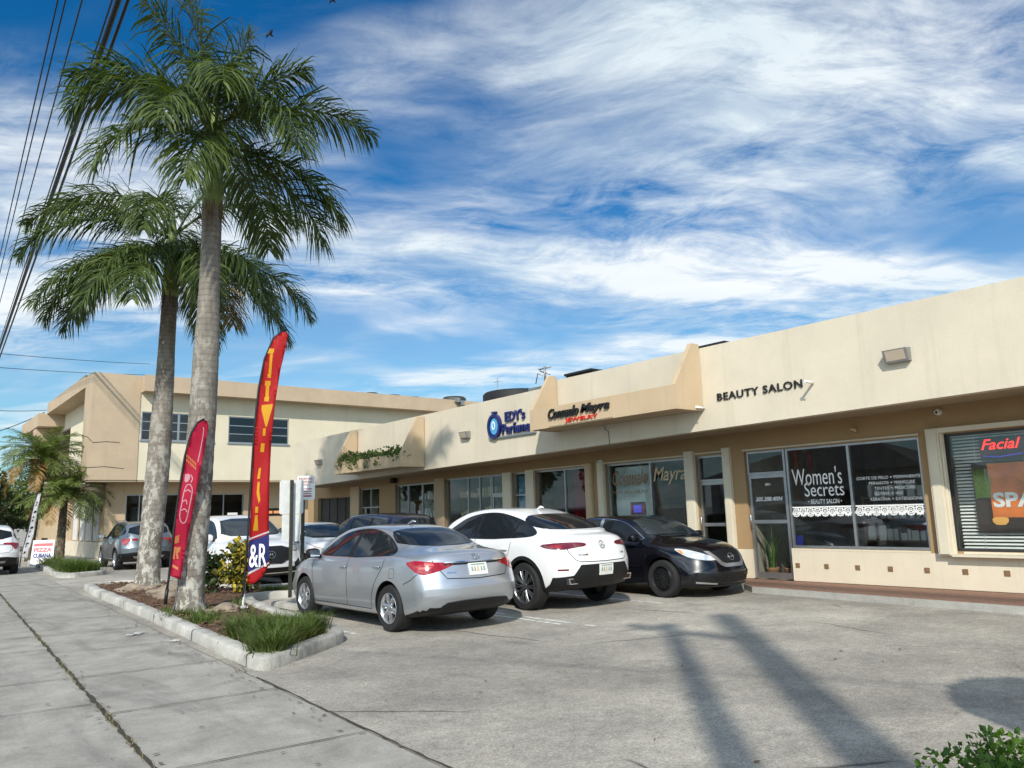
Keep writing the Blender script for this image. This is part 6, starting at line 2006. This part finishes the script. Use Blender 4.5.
def dark_front(c, black=True):
    side_glass(c, [(1.08, .985), (.86, 1.12), (.45, 1.335), (0, 1.40), (-.5, 1.395), (-.95, 1.31), (-1.25, 1.17), (-1.42, 1.06), (-1.3, 1.03), (-.6, 1.01)], [(-.1, -.17, .045), (-1.05, -1.12, .022)], 'chrome' if black else 'black_plastic')
    c.patch('rear_window', chaikin([(-.66, 1.17), (.66, 1.17), (.50, 1.41), (-.50, 1.41)], 1), REAR, 'car_glass', .005)
    c.patch('windscreen', chaikin([(-.72, 1.075), (0, 1.06), (.72, 1.075), (.64, 1.25), (.55, 1.405), (-.55, 1.405), (-.64, 1.25)], 1), FRONT, 'windscreen', .005)
    for sg in (1, -1):
        hl = [(.62, .86), (.82, .845), (1.02, .80), (1.28, .715), (1.40, .665), (1.30, .645), (1.08, .66), (.88, .70), (.74, .77)]
        h_ = c.patch('headlight', chaikin(hl, 1), FC[sg], 'lamp_clear', .007)
        if h_:
            c.patch('lamp_amber', [(.68, .835), (.76, .825), (.80, .765), (.75, .775)], FC[sg], 'lamp_amber', .010, h_, rim=.003)
            for u, z in ((1.0, .745), (1.16, .705)):
                c.patch('lamp_bulb', [(u + .045 * math.cos(k * .63), z + .04 * math.sin(k * .63)) for k in range(10)], FC[sg], 'rim_silver', .0105, h_, .03, .003)
        c.line('bonnet_seam', [(1.30, sg * .78), (1.7, sg * .74), (2.05, sg * .60), (2.18, sg * .46)], TOP, w=.006)
        c.patch('fog_recess', [(.98, .34), (1.28, .30), (1.30, .40), (1.0, .43)], FC[sg], 'black_plastic', .004)
        c.patch('bumper_trim', [(.96, .265), (1.34, .235), (1.34, .262), (.96, .295)], FC[sg], 'chrome', .007)
    gr = [(-.46, .80), (-.30, .58), (-.22, .545), (.22, .545), (.30, .58), (.46, .80), (.34, .80), (.16, .83), (-.16, .83), (-.34, .80)]
    c.patch('grille', gr, FRONT, 'black_plastic', .005)
    v = [(-.50, .80), (-.42, .80), (-.28, .615), (-.2, .585), (.2, .585), (.28, .615), (.42, .80), (.50, .80), (.33, .565), (.24, .525), (-.24, .525), (-.33, .565)]
    c.patch('grille_surround', v, FRONT, 'rim_silver', .014, h=.03)
    c.patch('lower_grille', [(-.56, .26), (.56, .26), (.50, .44), (-.50, .44)], FRONT, 'black_plastic', .005)
    for z in (.30, .36): c.patch('grille_bar', [(-.52, z), (.52, z), (.51, z + .018), (-.51, z + .018)], FRONT, 'black_metal', .012)
    c.patch('wiper', [(-.6, 1.085), (.1, 1.075), (.1, 1.09), (-.6, 1.10)], FRONT, 'black_plastic', .014)
    emblem(c, FRONT, 0, .69, 'bar', .068)
    door_seams(c, [[(1.10, .97), (1.12, .75), (1.06, .28)], [(-.12, 1.0), (-.1, .75), (-.12, .28)], [(-1.22, 1.02), (-1.1, .8), (-.9, .5), (-.86, .28)]])
    c.handles((.02, -1.0), (.86, .885), 'chrome' if black else 'paint_white')


c = Car('sedan', (11.86, 10.86), R(-89), 'paint_black', DARK, 'black sedan with its nose towards the camera parked beside the salon walk')
dark_front(c); c.mirror_pair(.92, 1.05, 'paint_black'); c.wheels('steel', 'rim_black')
c.patch('front_bumper_lip', [(-.8, .20), (.8, .20), (.8, .23), (-.8, .23)], FRONT, 'black_metal', .012)

# ---- white sport utility car facing the camera
SUV = dict(R=.37, axles=(1.47, -1.35), krear=.25, kfront=.42, rim=.25, tw=.24, gap=.05,
    T=[(-2.42, .75), (-2.40, .95), (-2.34, 1.15), (-2.15, 1.45), (-1.95, 1.63), (-1.5, 1.70), (-.6, 1.725), (.1, 1.71), (.55, 1.62), (.95, 1.42), (1.32, 1.20), (1.45, 1.15), (1.95, 1.08), (2.2, 1.0), (2.34, .86), (2.43, .62)],
    S=[(-2.42, .7), (-2.3, 1.0), (-2.0, 1.08), (-1, 1.06), (0, 1.04), (1.3, 1.02), (2, .94), (2.25, .83), (2.43, .58)],
    B=[(-2.42, .5), (-2.3, .38), (-1.8, .27), (1, .25), (1.9, .25), (2.25, .28), (2.43, .42)],
    W=[(-2.42, .88), (-2.2, .93), (-1.5, .965), (0, .955), (1.4, .965), (2.0, .94), (2.43, .86)],
    WR=[(-2.4, .70), (-1.9, .66), (-1.2, .66), (0, .68), (.5, .68), (1.3, .74), (2.4, .74)])


def suv_glass(c, trim='black_plastic'):
    side_glass(c, [(1.15, 1.10), (.9, 1.28), (.5, 1.53), (.1, 1.61), (-1.0, 1.615), (-1.75, 1.57), (-2.0, 1.40), (-1.95, 1.16), (-.6, 1.12)], [(.0, -.03, .05), (-1.02, -1.04, .05)], trim)
    c.patch('windscreen', chaikin([(-.76, 1.21), (0, 1.195), (.76, 1.21), (.68, 1.42), (.60, 1.625), (-.60, 1.625), (-.68, 1.42)], 1), FRONT, 'windscreen', .005)
    c.patch('rear_window', chaikin([(-.68, 1.17), (.68, 1.17), (.60, 1.57), (-.60, 1.57)], 1), REAR, 'car_glass', .005)
    door_seams(c, [[(1.16, 1.08), (1.16, .8), (1.05, .36)], [(0, 1.10), (.02, .8), (0, .36)], [(-1.1, 1.1), (-1.04, .85), (-.88, .6), (-.82, .36)]])


c = Car('sport_utility_car', (7.16, 20.25), R(-90), 'paint_white', SUV, 'white family sport utility car facing the camera behind the tall flag and the croton bush')
suv_glass(c)
gr = [(-.30, .95), (-.50, .90), (-.56, .80), (-.42, .62), (-.22, .56), (.22, .56), (.42, .62), (.56, .80), (.50, .90), (.30, .95)]
c.patch('grille', gr, FRONT, 'black_plastic', .006); c.patch('grille_surround', grow(gr, .025), FRONT, 'chrome', .003)
emblem(c, FRONT, 0, .76, 'caliper', .085)
for sg in (1, -1):
    c.patch('headlight', [(.72, .98), (1.0, .955), (1.2, .92), (1.22, .86), (1.05, .83), (.85, .87)], FC[sg], 'lamp_clear', .007)
    c.patch('lamp_housing', grow([(.72, .98), (1.0, .955), (1.2, .92), (1.22, .86), (1.05, .83), (.85, .87)], .02), FC[sg], 'black_plastic', .003)
    c.patch('fog_recess', [(.95, .50), (1.2, .44), (1.22, .56), (1.0, .66)], FC[sg], 'black_plastic', .005)
c.patch('lower_grille', [(-.70, .36), (.70, .36), (.62, .47), (-.62, .47)], FRONT, 'black_plastic', .006)
c.patch('bumper_trim', [(-.75, .335), (.75, .335), (.75, .358), (-.75, .358)], FRONT, 'chrome', .01)
c.patch('lower_bumper', [(-.8, .28), (.8, .28), (.8, .33), (-.8, .33)], FRONT, 'black_plastic', .006)
c.handles((.1, -.95), (.93, .95), 'paint_white'); c.mirror_pair(1.0, 1.18, 'paint_white', (.10, .13, .09)); c.wheels('five', 'rim_silver')
c = Car('sedan', (9.35, 20.4), R(-90), 'paint_white', DARK, 'white sedan facing the camera half hidden behind the silver sedan and the sign posts')
dark_front(c, False); c.mirror_pair(.92, 1.05, 'paint_white'); c.wheels('five', 'rim_silver')

# ---- compact crossovers
CROSS = dict(R=.35, axles=(1.38, -1.32), krear=.30, kfront=.45, rim=.235, tw=.225, gap=.05,
    T=[(-2.30, .78), (-2.28, .98), (-2.22, 1.12), (-2.05, 1.36), (-1.88, 1.555), (-1.5, 1.625), (-.6, 1.665), (.1, 1.65), (.55, 1.55), (.95, 1.36), (1.28, 1.15), (1.40, 1.10), (1.9, 1.02), (2.12, .93), (2.26, .78), (2.33, .58)],
    S=[(-2.30, .74), (-2.2, .98), (-2.0, 1.07), (-1, 1.04), (0, 1.0), (1.3, .97), (1.9, .90), (2.15, .78), (2.33, .54)],
    B=[(-2.30, .5), (-2.22, .4), (-1.8, .26), (1, .24), (1.9, .24), (2.2, .28), (2.33, .42)],
    W=[(-2.30, .85), (-2.1, .89), (-1.4, .92), (0, .91), (1.4, .92), (2.0, .89), (2.33, .82)],
    WR=[(-2.3, .66), (-1.9, .63), (-1.2, .62), (0, .64), (.5, .64), (1.3, .70), (2.3, .70)])


def cross(c, paint, rimm):
    side_glass(c, [(1.10, 1.05), (.85, 1.22), (.48, 1.47), (.1, 1.54), (-.9, 1.55), (-1.6, 1.50), (-1.92, 1.32), (-1.85, 1.15), (-.6, 1.075)], [(.0, -.03, .05), (-1.0, -1.03, .05)])
    c.patch('windscreen', chaikin([(-.72, 1.16), (.72, 1.16), (.58, 1.56), (-.58, 1.56)], 1), FRONT, 'windscreen', .005)
    c.patch('rear_window', chaikin([(-.66, 1.17), (.66, 1.17), (.58, 1.50), (-.58, 1.50)], 1), REAR, 'car_glass', .005)
    for sg in (1, -1):
        c.patch('tail_light', [(-.78, 1.03), (-1.0, 1.06), (-1.30, 1.06), (-1.32, 1.0), (-1.12, .98), (-1.0, .84), (-.90, .86)][::-1], RC[sg], 'tail_red', .007)
        c.patch('sill_trim', [(.95, .23), (-.90, .23), (-.90, .34), (.95, .34)], SIDE[sg], 'black_plastic', .006)
        for ax in (1.38, -1.32):
            an = [math.pi * k / 20 * 1.12 - .19 for k in range(21)]
            c.patch('arch_trim', [(ax + .44 * math.cos(a), .36 + .44 * math.sin(a)) for a in an] + [(ax + .385 * math.cos(a), .36 + .385 * math.sin(a)) for a in an][::-1], SIDE[sg], 'black_plastic', .008)
        c.patch('headlight', [(.95, .86), (1.2, .80), (1.25, .74), (1.0, .76)], FC[sg], 'lamp_clear', .007)
        c.line('hatch_seam', [(sg * .66, 1.15), (sg * .66, .85), (sg * .56, .74), (0, .72)], REAR, w=.006)
        if paint != 'paint_grey': continue
        bm = bm_new(); tube(bm, [(.35, sg * .60, 1.60), (.25, sg * .605, 1.665), (-1.2, sg * .60, 1.68), (-1.35, sg * .595, 1.63)], .016, 8); obj('roof_rail', bm, 'aluminium', c.e, world=False)
    c.patch('bumper_lower', [(-.88, .36), (.88, .36), (.88, .55), (.5, .60), (-.5, .60), (-.88, .55)], REAR, 'black_plastic', .006)
    c.patch('bumper_trim', [(-.45, .40), (.45, .40), (.5, .47), (-.5, .47)], REAR, 'aluminium', .011)
    c.patch('boot_trim', [(-.5, .99), (.5, .99), (.5, 1.01), (-.5, 1.01)], REAR, 'chrome', .006)
    c.licence(-1, .86)
    c.patch('grille', [(-.45, .60), (.45, .60), (.5, .80), (-.5, .80)], FRONT, 'black_plastic', .006); c.patch('lower_grille', [(-.6, .34), (.6, .34), (.55, .48), (-.55, .48)], FRONT, 'black_plastic', .006)
    door_seams(c, [[(1.1, 1.03), (1.1, .75), (1.0, .34)], [(0, 1.05), (.02, .75), (0, .34)], [(-1.08, 1.06), (-1.02, .8), (-.86, .55), (-.8, .34)]])
    c.handles((.1, -.92), (.90, .92), paint); c.mirror_pair(.95, 1.13, paint); c.wheels('five', rimm)


c = Car('crossover', (7.35, 31.2), R(88), 'paint_grey', CROSS, 'blue-grey crossover parked nose away between the palm trunk and the two-storey building')
cross(c, 'paint_grey', 'rim_silver')
c = Car('crossover', (10.40, 18.7), R(90), 'paint_blue', CROSS, 'dark blue crossover whose roof shows between the silver sedan and the shopfronts')
cross(c, 'paint_blue', 'rim_silver')
c = Car('crossover', (2.92, 33.2), R(88), 'paint_white', CROSS, 'white crossover cut by the left edge of the photograph', None)
cross(c, 'paint_white', 'rim_black')
